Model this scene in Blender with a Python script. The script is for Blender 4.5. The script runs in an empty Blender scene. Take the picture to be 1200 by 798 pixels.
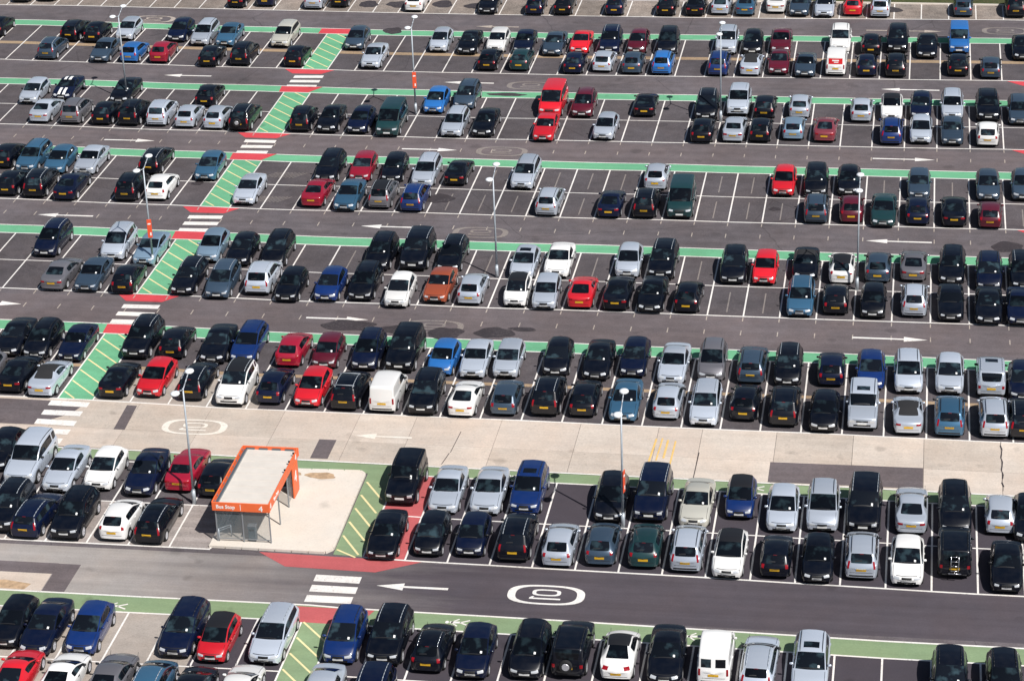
import bpy, bmesh, math, random
from mathutils import Vector, Matrix
from mathutils.bvhtree import BVHTree
random.seed(7)
S = bpy.context.scene
COL = S.collection
# ---------------------------------------------------------------- camera
cam_d = bpy.data.cameras.new('camera'); cam = bpy.data.objects.new('camera', cam_d); COL.objects.link(cam)
Rv = Vector((0.98946131, 0.14217202, -0.02744885)); Uv = Vector((-0.03567799, 0.42310423, 0.90537831)); Fv = Vector((-0.14033318, 0.89485749, -0.42371768))
M = Matrix.Identity(4)
for r in range(3):
    M[r][0] = Rv[r]; M[r][1] = Uv[r]; M[r][2] = -Fv[r]
M[2][3] = 66.67027
cam.matrix_world = M
cam_d.sensor_width = 36; cam_d.lens = 86.1174; cam_d.shift_x = -0.042979
cam_d.clip_start = 1; cam_d.clip_end = 6000
S.camera = cam
# ---------------------------------------------------------------- sky and sun
SUN_EL = math.radians(51); SUN_AZ = math.radians(-42)      # direction towards the sun, angle from +X
w = bpy.data.worlds.new('World'); S.world = w; w.use_nodes = True
nt = w.node_tree; bg = nt.nodes['Background']
sky = nt.nodes.new('ShaderNodeTexSky'); sky.sky_type = 'NISHITA'; sky.sun_disc = False
sky.sun_elevation = SUN_EL; sky.sun_rotation = math.radians(90) - SUN_AZ
nt.links.new(sky.outputs[0], bg.inputs[0]); bg.inputs[1].default_value = 0.05
sl = bpy.data.lights.new('sun', 'SUN'); sl.energy = 5.0; sl.angle = math.radians(0.5); sl.color = (1, 0.97, 0.935)
so = bpy.data.objects.new('sun', sl); COL.objects.link(so)
sd = Vector((math.cos(SUN_EL)*math.cos(SUN_AZ), math.cos(SUN_EL)*math.sin(SUN_AZ), math.sin(SUN_EL)))
so.rotation_euler = sd.to_track_quat('Z', 'Y').to_euler(); so.location = (0, 60, 120)
S.view_settings.view_transform = 'Standard'; S.view_settings.look = 'None'; S.view_settings.exposure = 0.12; S.view_settings.gamma = 1
S.cycles.max_bounces = 6; S.cycles.diffuse_bounces = 2; S.cycles.glossy_bounces = 3; S.cycles.transmission_bounces = 3
D={0: [(-97.88, 209.03), (-95.46, 209.03), (-93.04, 209.03), (-90.62, 209.03), (-88.2, 209.03), (-85.78, 209.03), (-83.36, 209.03), (-81.09, 209.1), (-78.82, 209.15), (-76.6, 209.18), (-74.34, 209.14), (-72.0, 209.07), (-69.65, 209.02), (-67.31, 208.99), (-64.95, 208.96), (-62.58, 208.93), (-60.26, 208.88), (-57.93, 208.85), (-55.56, 208.82), (-53.26, 208.79), (-50.96, 208.75), (-48.63, 208.7), (-46.31, 208.68), (-43.97, 208.65), (-41.62, 208.64), (-39.3, 208.64), (-37.01, 208.66), (-34.73, 208.68), (-32.43, 208.69), (-30.12, 208.68), (-27.8, 208.71), (-25.46, 208.73), (-23.11, 208.74), (-20.77, 208.76), (-18.44, 208.79), (-16.1, 208.83), (-13.74, 208.9), (-11.38, 208.97), (-9.02, 209.05), (-6.64, 209.14), (-4.25, 209.24), (-1.85, 209.32), (0.54, 209.4), (2.93, 209.48), (5.31, 209.55), (7.68, 209.62), (10.1, 209.62), (12.52, 209.62), (14.94, 209.62), (17.36, 209.62), (19.78, 209.62)], 1: [(-92.46, 193.65), (-90.04, 193.65), (-87.62, 193.65), (-85.2, 193.65), (-82.78, 193.65), (-80.36, 193.65), (-77.94, 193.65), (-75.49, 193.51), (-73.03, 193.42), (-70.56, 193.33), (-68.1, 193.23), (-65.63, 193.13), (-63.18, 193.03), (-60.76, 192.94), (-58.38, 192.86), (-56.0, 192.83), (-53.62, 192.82), (-51.35, 192.75), (-49.11, 192.67), (-46.75, 192.59), (-44.26, 192.57), (-41.73, 192.58), (-39.2, 192.57), (-36.71, 192.59), (-34.27, 192.61), (-31.87, 192.59), (-29.46, 192.59), (-27.0, 192.63), (-24.51, 192.7), (-22.04, 192.76), (-19.59, 192.8), (-17.14, 192.86), (-14.7, 192.89), (-12.32, 192.95), (-9.97, 193.05), (-7.57, 193.1), (-5.16, 193.11), (-2.74, 193.14), (-0.28, 193.19), (2.22, 193.26), (4.71, 193.34), (7.22, 193.41), (9.64, 193.41), (12.06, 193.41), (14.48, 193.41), (16.9, 193.41), (19.32, 193.41)], 2: [(-85.07, 177.75), (-82.65, 177.75), (-80.23, 177.75), (-77.81, 177.75), (-75.39, 177.75), (-72.97, 177.75), (-70.55, 177.75), (-68.17, 177.66), (-65.73, 177.56), (-63.25, 177.43), (-60.82, 177.33), (-58.44, 177.32), (-56.07, 177.35), (-53.71, 177.31), (-51.42, 177.24), (-49.17, 177.17), (-46.78, 177.09), (-44.32, 177.04), (-41.83, 177.05), (-39.28, 177.05), (-36.78, 177.01), (-34.36, 176.97), (-31.95, 177.02), (-29.55, 177.09), (-27.15, 177.11), (-24.68, 177.14), (-22.2, 177.17), (-19.77, 177.18), (-17.33, 177.23), (-14.89, 177.3), (-12.5, 177.3), (-10.13, 177.25), (-7.74, 177.25), (-5.34, 177.28), (-2.92, 177.29), (-0.46, 177.32), (2.0, 177.38), (4.5, 177.45), (7.03, 177.52), (9.45, 177.52), (11.87, 177.52), (14.29, 177.52), (16.71, 177.52), (19.13, 177.52)], 3: [(-80.26, 162.01), (-77.84, 162.01), (-75.42, 162.01), (-73.0, 162.01), (-70.58, 162.01), (-68.16, 162.01), (-65.74, 162.01), (-63.38, 161.91), (-60.97, 161.81), (-58.56, 161.72), (-56.17, 161.68), (-53.82, 161.67), (-51.53, 161.61), (-49.26, 161.5), (-46.94, 161.42), (-44.52, 161.41), (-41.99, 161.46), (-39.44, 161.53), (-36.97, 161.56), (-34.57, 161.58), (-32.13, 161.56), (-29.69, 161.52), (-27.27, 161.49), (-24.78, 161.45), (-22.3, 161.45), (-19.86, 161.51), (-17.42, 161.55), (-15.04, 161.52), (-12.66, 161.49), (-10.25, 161.52), (-7.87, 161.55), (-5.49, 161.57), (-3.08, 161.59), (-0.63, 161.58), (1.85, 161.54), (4.34, 161.55), (6.82, 161.63), (9.24, 161.63), (11.66, 161.63), (14.08, 161.63), (16.5, 161.63), (18.92, 161.63)], 4: [(-75.6, 145.99), (-73.18, 145.99), (-70.76, 145.99), (-68.34, 145.99), (-65.92, 145.99), (-63.5, 145.99), (-61.08, 145.99), (-58.6, 145.96), (-56.18, 145.89), (-53.81, 145.81), (-51.52, 145.78), (-49.24, 145.74), (-46.9, 145.68), (-44.49, 145.61), (-41.99, 145.52), (-39.47, 145.48), (-37.0, 145.5), (-34.56, 145.53), (-32.12, 145.52), (-29.72, 145.46), (-27.31, 145.43), (-24.82, 145.48), (-22.37, 145.53), (-19.93, 145.52), (-17.51, 145.51), (-15.13, 145.5), (-12.76, 145.46), (-10.4, 145.45), (-8.04, 145.45), (-5.67, 145.43), (-3.25, 145.43), (-0.8, 145.45), (1.68, 145.46), (4.17, 145.47), (6.66, 145.46), (9.08, 145.46), (11.5, 145.46), (13.92, 145.46), (16.34, 145.46), (18.76, 145.46)], 5: [(-68.43, 129.86), (-66.01, 129.86), (-63.59, 129.86), (-61.17, 129.86), (-58.75, 129.86), (-56.33, 129.86), (-53.91, 129.86), (-51.69, 129.82), (-49.42, 129.78), (-47.03, 129.71), (-44.58, 129.6), (-42.11, 129.47), (-39.62, 129.42), (-37.15, 129.44), (-34.71, 129.44), (-32.28, 129.42), (-29.91, 129.4), (-27.54, 129.38), (-25.07, 129.39), (-22.56, 129.4), (-20.09, 129.36), (-17.66, 129.31), (-15.26, 129.29), (-12.91, 129.28), (-10.58, 129.27), (-8.21, 129.27), (-5.81, 129.29), (-3.4, 129.27), (-0.96, 129.21), (1.53, 129.17), (4.04, 129.12), (6.56, 129.1), (8.98, 129.1), (11.4, 129.1), (13.82, 129.1), (16.24, 129.1), (18.66, 129.1)], '6l': [(-63.42, 112.55), (-61.0, 112.55), (-58.58, 112.55), (-56.16, 112.55), (-53.74, 112.55), (-51.32, 112.55), (-48.95, 112.53), (-46.59, 112.52), (-44.22, 112.53), (-41.84, 112.53), (-39.49, 112.53), (-37.17, 112.52)], '6r': [(-28.6, 112.47), (-26.26, 112.35), (-23.93, 112.3), (-21.61, 112.28), (-19.29, 112.23), (-16.96, 112.2), (-14.62, 112.17), (-12.28, 112.15), (-9.95, 112.11), (-7.58, 112.05), (-5.21, 111.98), (-2.85, 111.94), (-0.47, 111.89), (1.92, 111.83), (4.32, 111.79), (6.74, 111.79), (9.16, 111.79), (11.58, 111.79), (14.0, 111.79), (16.42, 111.79)], 7: [(-54.16, 105.66), (-51.74, 105.66), (-49.32, 105.66), (-46.9, 105.66), (-44.48, 105.66), (-42.06, 105.66), (-39.64, 105.66), (-37.32, 105.68), (-35.0, 105.69), (-32.69, 105.71), (-30.37, 105.72), (-28.59, 105.6), (-26.27, 105.58), (-23.96, 105.55), (-21.64, 105.53), (-19.33, 105.5), (-17.02, 105.48), (-14.66, 105.43), (-12.29, 105.38), (-9.93, 105.33), (-7.57, 105.28), (-5.21, 105.23), (-2.85, 105.18), (-0.48, 105.13), (1.94, 105.13), (4.36, 105.13), (6.78, 105.13), (9.2, 105.13), (11.62, 105.13), (14.04, 105.13)], 'arrows': [((-58.62, 190.33), (-62.75, 190.45)), ((-63.02, 174.83), (-58.89, 174.73)), ((-58.88, 159.07), (-63.11, 159.14)), ((-62.86, 143.78), (-58.83, 143.17)), ((-38.98, 174.41), (-34.63, 174.4)), ((-34.96, 158.78), (-38.82, 158.75)), ((-39.04, 142.9), (-34.84, 142.91)), ((-28.68, 126.5), (-32.19, 126.51)), ((-23.37, 109.59), (-27.24, 109.63)), ((-34.37, 190.13), (-38.6, 190.07)), ((-34.65, 205.12), (-38.53, 205.19)), ((-4.17, 205.84), (2.35, 206.22)), ((2.17, 190.77), (-2.53, 190.57)), ((-2.79, 174.83), (1.87, 174.91)), ((1.71, 158.83), (-2.86, 158.82)), ((-3.24, 142.8), (1.52, 142.82))], 'zebra': {'76': [((-30.71, 110.08), (-28.2, 110.05)), ((-30.69, 109.01), (-28.18, 108.99)), ((-30.71, 107.96), (-28.21, 107.98))], '65': [((-51.98, 129.14), (-49.45, 129.06)), ((-51.98, 127.85), (-49.5, 127.84)), ((-51.99, 126.64), (-49.45, 126.52)), ((-51.94, 125.39), (-49.47, 125.39)), ((-51.97, 124.27), (-49.56, 124.21))], '54': [((-51.85, 143.7), (-49.33, 143.76)), ((-51.87, 142.52), (-49.34, 142.52)), ((-51.89, 141.29), (-49.38, 141.29))], '43': [((-51.81, 159.5), (-49.29, 159.61)), ((-51.82, 158.28), (-49.27, 158.39)), ((-51.82, 157.05), (-49.28, 157.14))], '32': [((-51.75, 175.28), (-49.24, 175.27)), ((-51.7, 174.05), (-49.23, 174.13)), ((-51.76, 172.82), (-49.3, 172.9))], '21': [((-51.53, 190.67), (-49.05, 190.83)), ((-51.59, 189.55), (-49.08, 189.65)), ((-51.6, 188.32), (-49.07, 188.41))]}, 'round': [(-18.11, 109.53), (-42.06, 126.73), (-68.21, 205.57), (-31.21, 189.69), (-30.01, 158.19), (-30.36, 142.21), (7.76, 206.49), (-31.13, 174.37)], 'posts': [(-39.44, 117.47), (-14.93, 117.07), (-27.53, 150.51), (-63.93, 183.81), (-39.42, 182.31), (-14.89, 182.16), (-3.19, 150.32), (-51.7, 150.39), (6.52, 119.36)]}
LINES={'0a': 'topmost row of the photo', '1b': 'back line of second row block from top', '1a': 'front line of second row block from top', '2b': 'back line of third row block from top', '2a': 'front line of third row block from top', '3b': 'back line of fourth row block from top', '3a': 'front line of fourth row block from top', '4b': 'back line of fifth row block from top', '4a': 'front line of fifth row block from top', '5b': 'back line of block above concrete road', '5a': 'front line of block above concrete road', '6b': 'back line of bus shelter block', '6a': 'front line of bus shelter block', '7b': 'back line of bottom block', '7a': 'line cut off by bottom edge'}
CARS='''
0a|-82.23|209.42|K h f||first black hatchback from the left, @
0a|-79.91|209.88|K h f||second black hatchback from the left, @
0a|-61.41|208.86|K s r||first black saloon from the left, @
0a|-58.84|209.39|N h r||first navy hatchback from the left, @
0a|-54.22|208.87|S m r||first silver people carrier from the left, @
0a|-51.99|209.51|K h r||third black hatchback from the left, @
0a|-44.88|208.62|W h r||white hatchback seen from behind, @
0a|-38.08|208.24|K s f||second black saloon from the left, @
0a|-33.81|208.23|N h r||second navy hatchback from the left, @
0a|-31.23|208.37|K h r||fourth black hatchback from the left, @
0a|-26.63|208.50|N h r||third navy hatchback from the left, @
0a|-21.97|208.64|K h r||fifth black hatchback from the left, @
0a|-19.41|208.78|K s r||black saloon between black hatchback and silver hatchback, @
0a|-17.17|209.22|S h r||silver hatchback seen from behind, @
0a|-14.98|209.03|I s r||steel blue saloon seen from behind, @
0a|-12.29|209.93|W s r||white saloon seen from behind, @
0a|-10.17|209.12|D s f||slate grey saloon facing the camera, @
0a|-7.96|208.93|S s f||silver saloon facing the camera, @
0a|-5.50|209.56|R h r||red hatchback seen from behind, @
0a|-3.06|209.21|S m r||second silver people carrier from the left, @
0a|4.18|209.86|D h r||slate grey hatchback seen from behind, @
0a|8.71|209.87|K m r||black people carrier seen from behind, @
1b|-81.10|199.22|K h r||first black hatchback from the left, @
1b|-73.80|198.32|K e r||black estate car seen from behind, @
1b|-71.60|198.15|K h r||second black hatchback from the left, @
1b|-68.95|198.91|S h f||first silver hatchback from the left, @
1b|-64.15|198.71|N h f||navy hatchback facing the camera, @
1b|-61.82|197.84|S e f||silver estate car facing the camera, @
1b|-59.49|197.74|I s f||steel blue saloon facing the camera, @
1b|-54.54|197.80|A e f||champagne estate car facing the camera, @
1b|-47.94|197.50|D h f||slate grey hatchback facing the camera, @
1b|-40.49|197.31|S h f||second silver hatchback from the left, @
1b|-37.90|196.83|K s f||black saloon between silver hatchback and white hatchback, @
1b|-35.51|197.49|W h f||white hatchback facing the camera, @
1b|-33.17|197.35|N s f||navy saloon facing the camera, @
1b|-30.53|196.93|D s f||slate grey saloon facing the camera, @
1b|-28.30|197.64|R k f||red coupe facing the camera, @
1b|-25.75|197.51|N x f||navy off-roader facing the camera, @
1b|-23.39|197.94|M h f||maroon hatchback facing the camera, @
1b|-20.82|197.81|K m f||black people carrier facing the camera, @
1b|-15.80|198.11|S x f||silver off-roader facing the camera, @
1b|-13.61|198.24|K h f||black hatchback between silver off-roader and maroon saloon, @
1b|-11.24|198.67|M s f||maroon saloon facing the camera, @
1b|-6.22|198.98|W x f||white off-roader facing the camera, @
1b|-3.61|198.74|K h r||black hatchback between white off-roader and black off-roader, @
1b|-1.40|199.38|K x f||black off-roader facing the camera, @
1b|1.10|198.18|K s f||second black saloon from the left, @
1b|3.76|199.58|B v f||bright blue small van facing the camera, @
1b|9.02|198.11|K s f||third black saloon from the left, @
1a|-74.16|193.36|D m r||slate grey people carrier seen from behind, @
1a|-69.31|192.86|D s f||slate grey saloon facing the camera, @
1a|-66.65|193.02|B h r||bright blue hatchback seen from behind, @
1a|-64.10|193.06|C h r||crimson hatchback seen from behind, @
1a|-59.56|192.33|K h r||first black hatchback from the left, @
1a|-56.83|192.78|K m r||first black people carrier from the left, @
1a|-52.11|192.67|K h r||second black hatchback from the left, @
1a|-45.44|192.64|S s f||silver saloon facing the camera, @
1a|-35.45|192.82|K h r||third black hatchback from the left, @
1a|-32.74|192.88|T h r||dark green hatchback seen from behind, @
1a|-28.13|192.40|N h r||first navy hatchback from the left, @
1a|-25.70|193.04|S h r||silver hatchback seen from behind, @
1a|-23.22|192.70|D h r||first slate grey hatchback from the left, @
1a|-20.72|192.64|B m r||bright blue people carrier seen from behind, @
1a|-16.03|192.61|U m r||deep blue people carrier seen from behind, @
1a|-13.34|192.78|S o r||silver convertible seen from behind, @
1a|-11.08|193.25|M s f||maroon saloon facing the camera, @
1a|-8.86|192.74|D k f||slate grey coupe facing the camera, @
1a|-6.33|193.33|W v r|panel|white small van with red rear panel, @
1a|-3.85|193.27|N h r||second navy hatchback from the left, @
1a|-1.43|193.21|K m r||second black people carrier from the left, @
1a|3.65|193.79|K h r||fourth black hatchback from the left, @
1a|6.31|193.37|D h r||second slate grey hatchback from the left, @
2b|-71.88|182.07|S h f||first silver hatchback from the left, @
2b|-69.37|183.12|N k f|stripes|navy coupe with white racing stripes, @
2b|-64.28|182.57|K s f||black saloon facing the camera, @
2b|-57.02|182.37|K h r||first black hatchback from the left, @
2b|-37.99|182.01|B h f||bright blue hatchback facing the camera, @
2b|-35.69|183.17|D m f||slate grey people carrier facing the camera, @
2b|-28.49|181.74|R w f||red minibus facing the camera, @
2b|-25.95|181.91|M m f||maroon people carrier facing the camera, @
2b|-21.06|182.44|K k r||black coupe seen from behind, @
2b|-16.11|181.98|K m f||black people carrier facing the camera, @
2b|-13.66|183.03|S x f||silver off-roader facing the camera, @
2b|-11.52|182.54|K h r||black hatchback between silver off-roader and silver hatchback, @
2b|-8.77|182.87|S h r||second silver hatchback from the left, @
2b|-3.91|182.31|S h r||third silver hatchback from the left, @
2b|-1.57|182.71|W s f|roofdark|white saloon with a black roof, @
2b|0.71|183.11|N h f||navy hatchback facing the camera, @
2b|3.14|183.27|S e f||silver estate car facing the camera, @
2b|5.90|182.97|K x f||black off-roader facing the camera, @
2b|8.34|182.46|D e f||slate grey estate car facing the camera, @
2a|-69.46|177.79|S s r||first silver saloon from the left, @
2a|-66.83|177.67|G m r||grey people carrier seen from behind, @
2a|-64.28|177.64|K h r||first black hatchback from the left, @
2a|-61.97|177.60|K m r||first black people carrier from the left, @
2a|-59.69|177.66|S m r||silver people carrier seen from behind, @
2a|-57.30|177.43|S h r||first silver hatchback from the left, @
2a|-54.88|177.20|S h r||silver hatchback between silver hatchback and black off-roader, @
2a|-52.67|176.96|K x r|spare|black off-roader with spare wheel, @
2a|-47.87|177.19|K m r||second black people carrier from the left, @
2a|-45.60|177.05|K s f||first black saloon from the left, @
2a|-43.12|177.03|N h f||navy hatchback facing the camera, @
2a|-40.65|176.53|T w f||dark green minibus facing the camera, @
2a|-35.57|176.78|S e f||silver estate car facing the camera, @
2a|-33.13|176.95|K s f||second black saloon from the left, @
2a|-28.24|176.24|R s f||red saloon facing the camera, @
2a|-23.56|176.89|S h f||third silver hatchback from the left, @
2a|-15.98|176.81|K h r||second black hatchback from the left, @
2a|-13.54|177.16|S s r||silver saloon between black hatchback and black hatchback, @
2a|-11.50|177.31|K h r||third black hatchback from the left, @
2a|-9.00|177.95|L h r||pale blue hatchback seen from behind, @
2a|-6.54|177.65|P k r||dusty red coupe seen from behind, @
2a|-1.50|177.44|U m r||deep blue people carrier seen from behind, @
2a|0.76|177.78|S h f||fourth silver hatchback from the left, @
2a|3.12|177.58|D s f||slate grey saloon facing the camera, @
2a|5.81|177.58|W h r||white hatchback seen from behind, @
3b|-68.94|167.66|K h r||first black hatchback from the left, @
3b|-66.81|166.97|I e f||steel blue estate car facing the camera, @
3b|-64.51|166.79|I h f||first steel blue hatchback from the left, @
3b|-62.08|166.76|S s f||silver saloon facing the camera, @
3b|-57.12|167.17|K e r||first black estate car from the left, @
3b|-52.51|166.19|I h f||second steel blue hatchback from the left, @
3b|-43.28|166.47|K e f||second black estate car from the left, @
3b|-40.76|166.89|C h f||crimson hatchback facing the camera, @
3b|-38.33|166.83|K h f||second black hatchback from the left, @
3b|-35.83|166.15|S e f||first silver estate car from the left, @
3b|-33.41|166.62|K k r||black coupe seen from behind, @
3b|-28.29|166.14|S e f||second silver estate car from the left, @
3b|-18.50|166.76|S h r||silver hatchback seen from behind, @
3b|-9.07|166.24|R h f||red hatchback facing the camera, @
3b|-6.73|166.33|K m f||black people carrier facing the camera, @
3b|-4.36|166.73|K h f||third black hatchback from the left, @
3b|0.72|166.42|D h f||first slate grey hatchback from the left, @
3b|5.66|166.42|D h f||second slate grey hatchback from the left, @
3b|8.17|166.61|D h f||third slate grey hatchback from the left, @
3a|-66.67|162.13|K h r||black hatchback seen from behind, @
3a|-64.44|161.91|K m r||first black people carrier from the left, @
3a|-61.93|161.49|N s r||navy saloon seen from behind, @
3a|-57.31|161.74|K m r||second black people carrier from the left, @
3a|-55.07|162.04|W h r||white hatchback seen from behind, @
3a|-48.30|161.62|S s f||silver saloon facing the camera, @
3a|-43.11|161.59|C s r||crimson saloon seen from behind, @
3a|-40.56|160.96|I s f||steel blue saloon facing the camera, @
3a|-38.14|161.69|G m r|roofdark|grey people carrier with a black roof, @
3a|-35.69|161.24|U m r||deep blue people carrier seen from behind, @
3a|-25.72|161.18|S m r||silver people carrier seen from behind, @
3a|-21.24|161.16|N k r||navy coupe seen from behind, @
3a|-18.71|161.26|K m r||third black people carrier from the left, @
3a|-16.20|161.45|T w f||dark green minibus facing the camera, @
3a|-6.49|161.26|D m r||slate grey people carrier seen from behind, @
3a|-4.01|161.45|M h r||first maroon hatchback from the left, @
3a|-1.72|160.89|T s f||dark green saloon facing the camera, @
3a|0.68|161.50|N h r||navy hatchback seen from behind, @
3a|3.22|161.35|K s r||black saloon seen from behind, @
3a|5.74|161.24|M h r||second maroon hatchback from the left, @
4b|-59.80|151.05|N m f||first navy people carrier from the left, @
4b|-54.90|150.80|S m f||silver people carrier facing the camera, @
4b|-52.34|150.09|L s f||pale blue saloon facing the camera, @
4b|-48.08|150.93|L h f||pale blue hatchback facing the camera, @
4b|-45.78|150.49|K h f||black hatchback facing the camera, @
4b|-43.30|150.48|K m f||first black people carrier from the left, @
4b|-35.93|150.46|K m f||second black people carrier from the left, @
4b|-33.45|150.65|K g f||black large off-roader facing the camera, @
4b|-30.98|150.49|K e f||first black estate car from the left, @
4b|-25.78|149.86|S h f|sunroof|silver hatchback with a sunroof, @
4b|-23.46|150.25|W s f||white saloon facing the camera, @
4b|-18.70|150.63|S h f||second silver hatchback from the left, @
4b|-16.36|150.42|K x f||first black off-roader from the left, @
4b|-11.51|150.22|K m f||third black people carrier from the left, @
4b|-9.38|150.23|R h f||red hatchback facing the camera, @
4b|-6.71|151.00|K o f||black convertible facing the camera, @
4b|-4.27|150.73|W h r|roofdark|white hatchback with a black roof, @
4b|-1.86|151.19|D h r||slate grey hatchback seen from behind, @
4b|0.50|151.58|G k r||grey coupe seen from behind, @
4b|3.06|151.20|K e f||second black estate car from the left, @
4b|5.49|150.43|N m f||second navy people carrier from the left, @
4b|7.71|150.42|K x f||second black off-roader from the left, @
4a|-57.34|145.42|G s r||grey saloon seen from behind, @
4a|-55.00|145.37|D s f||slate grey saloon facing the camera, @
4a|-52.41|145.27|K h r||first black hatchback from the left, @
4a|-48.28|145.37|K e f||black estate car facing the camera, @
4a|-45.76|144.95|D m f||slate grey people carrier facing the camera, @
4a|-43.17|145.78|S x r||silver off-roader seen from behind, @
4a|-40.90|144.81|K h f||second black hatchback from the left, @
4a|-38.28|145.10|U h f||deep blue hatchback facing the camera, @
4a|-35.98|145.44|K m f||black people carrier facing the camera, @
4a|-33.39|144.51|W h f||white hatchback facing the camera, @
4a|-30.88|145.47|O s f||copper saloon facing the camera, @
4a|-28.60|145.39|S h r||first silver hatchback from the left, @
4a|-25.53|145.30|W c f|roofdark|white city car with a black roof, @
4a|-23.57|145.01|S h f||second silver hatchback from the left, @
4a|-21.23|145.36|R k r||red coupe seen from behind, @
4a|-18.80|145.26|K s r||black saloon between red coupe and black saloon, @
4a|-16.50|145.07|K s f||black saloon between black saloon and black hatchback, @
4a|-14.12|145.27|K h r||third black hatchback from the left, @
4a|-6.77|145.23|I e f||steel blue estate car facing the camera, @
4a|-4.49|145.82|K h r||fourth black hatchback from the left, @
4a|-2.03|145.42|K c f||black city car facing the camera, @
4a|0.60|145.84|S m r||silver people carrier seen from behind, @
4a|2.95|145.37|K s f||third black saloon from the left, @
4a|5.38|145.04|K s f||black saloon between black saloon and navy saloon, @
4a|7.40|145.05|N s f||navy saloon facing the camera, @
5b|-56.90|135.01|K s f||first black saloon from the left, @
5b|-54.90|134.79|K m f||black people carrier between black saloon and navy saloon, @
5b|-52.57|134.61|N s f||navy saloon facing the camera, @
5b|-48.44|135.28|K x f||black off-roader facing the camera, @
5b|-46.17|135.54|K h r||black hatchback between black off-roader and black saloon, @
5b|-43.38|135.06|K s f||second black saloon from the left, @
5b|-41.43|135.32|U e f||deep blue estate car facing the camera, @
5b|-38.38|135.02|C h r||crimson hatchback seen from behind, @
5b|-36.03|135.00|M c f||maroon city car facing the camera, @
5b|-33.48|134.91|N m f||navy people carrier facing the camera, @
5b|-31.14|134.81|K g f||black large off-roader facing the camera, @
5b|-28.50|134.64|B c f||bright blue city car facing the camera, @
5b|-26.48|134.39|S s f||first silver saloon from the left, @
5b|-24.42|134.62|S h f||silver hatchback between silver saloon and black hatchback, @
5b|-21.37|135.13|K h f||black hatchback between silver hatchback and black saloon, @
5b|-18.78|134.75|K s f||black saloon between black hatchback and navy hatchback, @
5b|-16.57|135.36|N h f||navy hatchback between black saloon and silver saloon, @
5b|-14.05|134.62|S s f||silver saloon between navy hatchback and grey people carrier, @
5b|-11.70|135.27|G m f||grey people carrier facing the camera, @
5b|-9.23|135.16|D e r||slate grey estate car seen from behind, @
5b|-6.97|135.00|K m f||second black people carrier from the left, @
5b|-4.33|135.23|N h r||second navy hatchback from the left, @
5b|-1.91|134.94|U h f||deep blue hatchback facing the camera, @
5b|0.37|134.64|S m f||silver people carrier facing the camera, @
5b|2.87|134.68|S h f||second silver hatchback from the left, @
5b|5.34|134.49|S b r|sunroof|silver boxy off-roader with a sunroof, @
5b|7.23|134.14|N h f||third navy hatchback from the left, @
5a|-57.02|130.13|G h f||grey hatchback facing the camera, @
5a|-54.87|129.93|K s r||black saloon seen from behind, @
5a|-52.73|129.52|S o r||first silver convertible from the left, @
5a|-48.27|129.70|K k r||black coupe seen from behind, @
5a|-45.93|130.05|R h f||red hatchback between black coupe and black estate car, @
5a|-43.29|129.87|K e r||black estate car seen from behind, @
5a|-40.61|129.26|W x f|roofdark|white off-roader with a black roof, @
5a|-38.29|129.78|N h r||navy hatchback seen from behind, @
5a|-35.84|129.59|R h f||red hatchback between navy hatchback and black people carrier, @
5a|-33.47|129.39|K m r|rack|black people carrier with a bar across its roof, @
5a|-31.07|129.32|W v r||white small van seen from behind, @
5a|-28.66|129.10|K x f||black off-roader between white small van and white coupe, @
5a|-26.21|129.12|W k r||white coupe seen from behind, @
5a|-23.72|129.54|D h r||slate grey hatchback seen from behind, @
5a|-21.20|129.68|K x r||black off-roader between slate grey hatchback and black hatchback, @
5a|-18.95|129.76|K h r||black hatchback between black off-roader and steel blue saloon, @
5a|-16.45|129.31|I s f||steel blue saloon facing the camera, @
5a|-13.89|129.88|S h r||silver hatchback seen from behind, @
5a|-11.62|129.18|S e f||silver estate car facing the camera, @
5a|-9.26|130.12|K h r||black hatchback between silver estate car and black off-roader, @
5a|-6.88|129.55|K x r||black off-roader between black hatchback and black hatchback, @
5a|-4.49|129.04|K h f||black hatchback between black off-roader and silver boxy off-roader, @
5a|-2.24|129.49|S b f|sunroof|silver boxy off-roader with a sunroof, @
5a|0.41|129.21|S o r||second silver convertible from the left, @
5a|2.86|129.15|I m r||steel blue people carrier seen from behind, @
5a|5.44|129.22|S m r||silver people carrier seen from behind, @
5a|7.13|129.24|K m r||second black people carrier from the left, @
6b|-52.23|119.82|K h f||first black hatchback from the left, @
6b|-50.10|118.19|S g f||silver large off-roader facing the camera, @
6b|-47.73|117.63|S s f||silver saloon between silver large off-roader and white hatchback, @
6b|-45.40|118.08|W h f||white hatchback facing the camera, @
6b|-42.87|117.60|N s f||navy saloon facing the camera, @
6b|-40.67|118.34|C s r||crimson saloon seen from behind, @
6b|-38.60|117.90|K h r||second black hatchback from the left, @
6b|-27.66|117.96|K b f||black boxy off-roader facing the camera, @
6b|-25.13|117.21|S s f||silver saloon between black boxy off-roader and silver saloon, @
6b|-22.76|117.29|S s f||silver saloon between silver saloon and deep blue off-roader, @
6b|-20.53|117.47|U x f|sunroof|deep blue off-roader with a sunroof, @
6b|-15.82|117.14|K m f||first black people carrier from the left, @
6b|-13.53|117.36|N g f||navy large off-roader facing the camera, @
6b|-11.01|116.95|A s f||champagne saloon facing the camera, @
6b|-8.64|118.18|U c f|roofdark|deep blue city car with a black roof, @
6b|-6.25|116.92|S h f||silver hatchback facing the camera, @
6b|-4.05|117.18|S m f||silver people carrier facing the camera, @
6b|-1.79|117.11|K g f||black large off-roader facing the camera, @
6b|0.77|117.40|S s r||silver saloon between black large off-roader and black people carrier, @
6b|3.12|117.57|K m f||black people carrier between silver saloon and silver city car, @
6b|5.56|117.80|S c r||silver city car seen from behind, @
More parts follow.
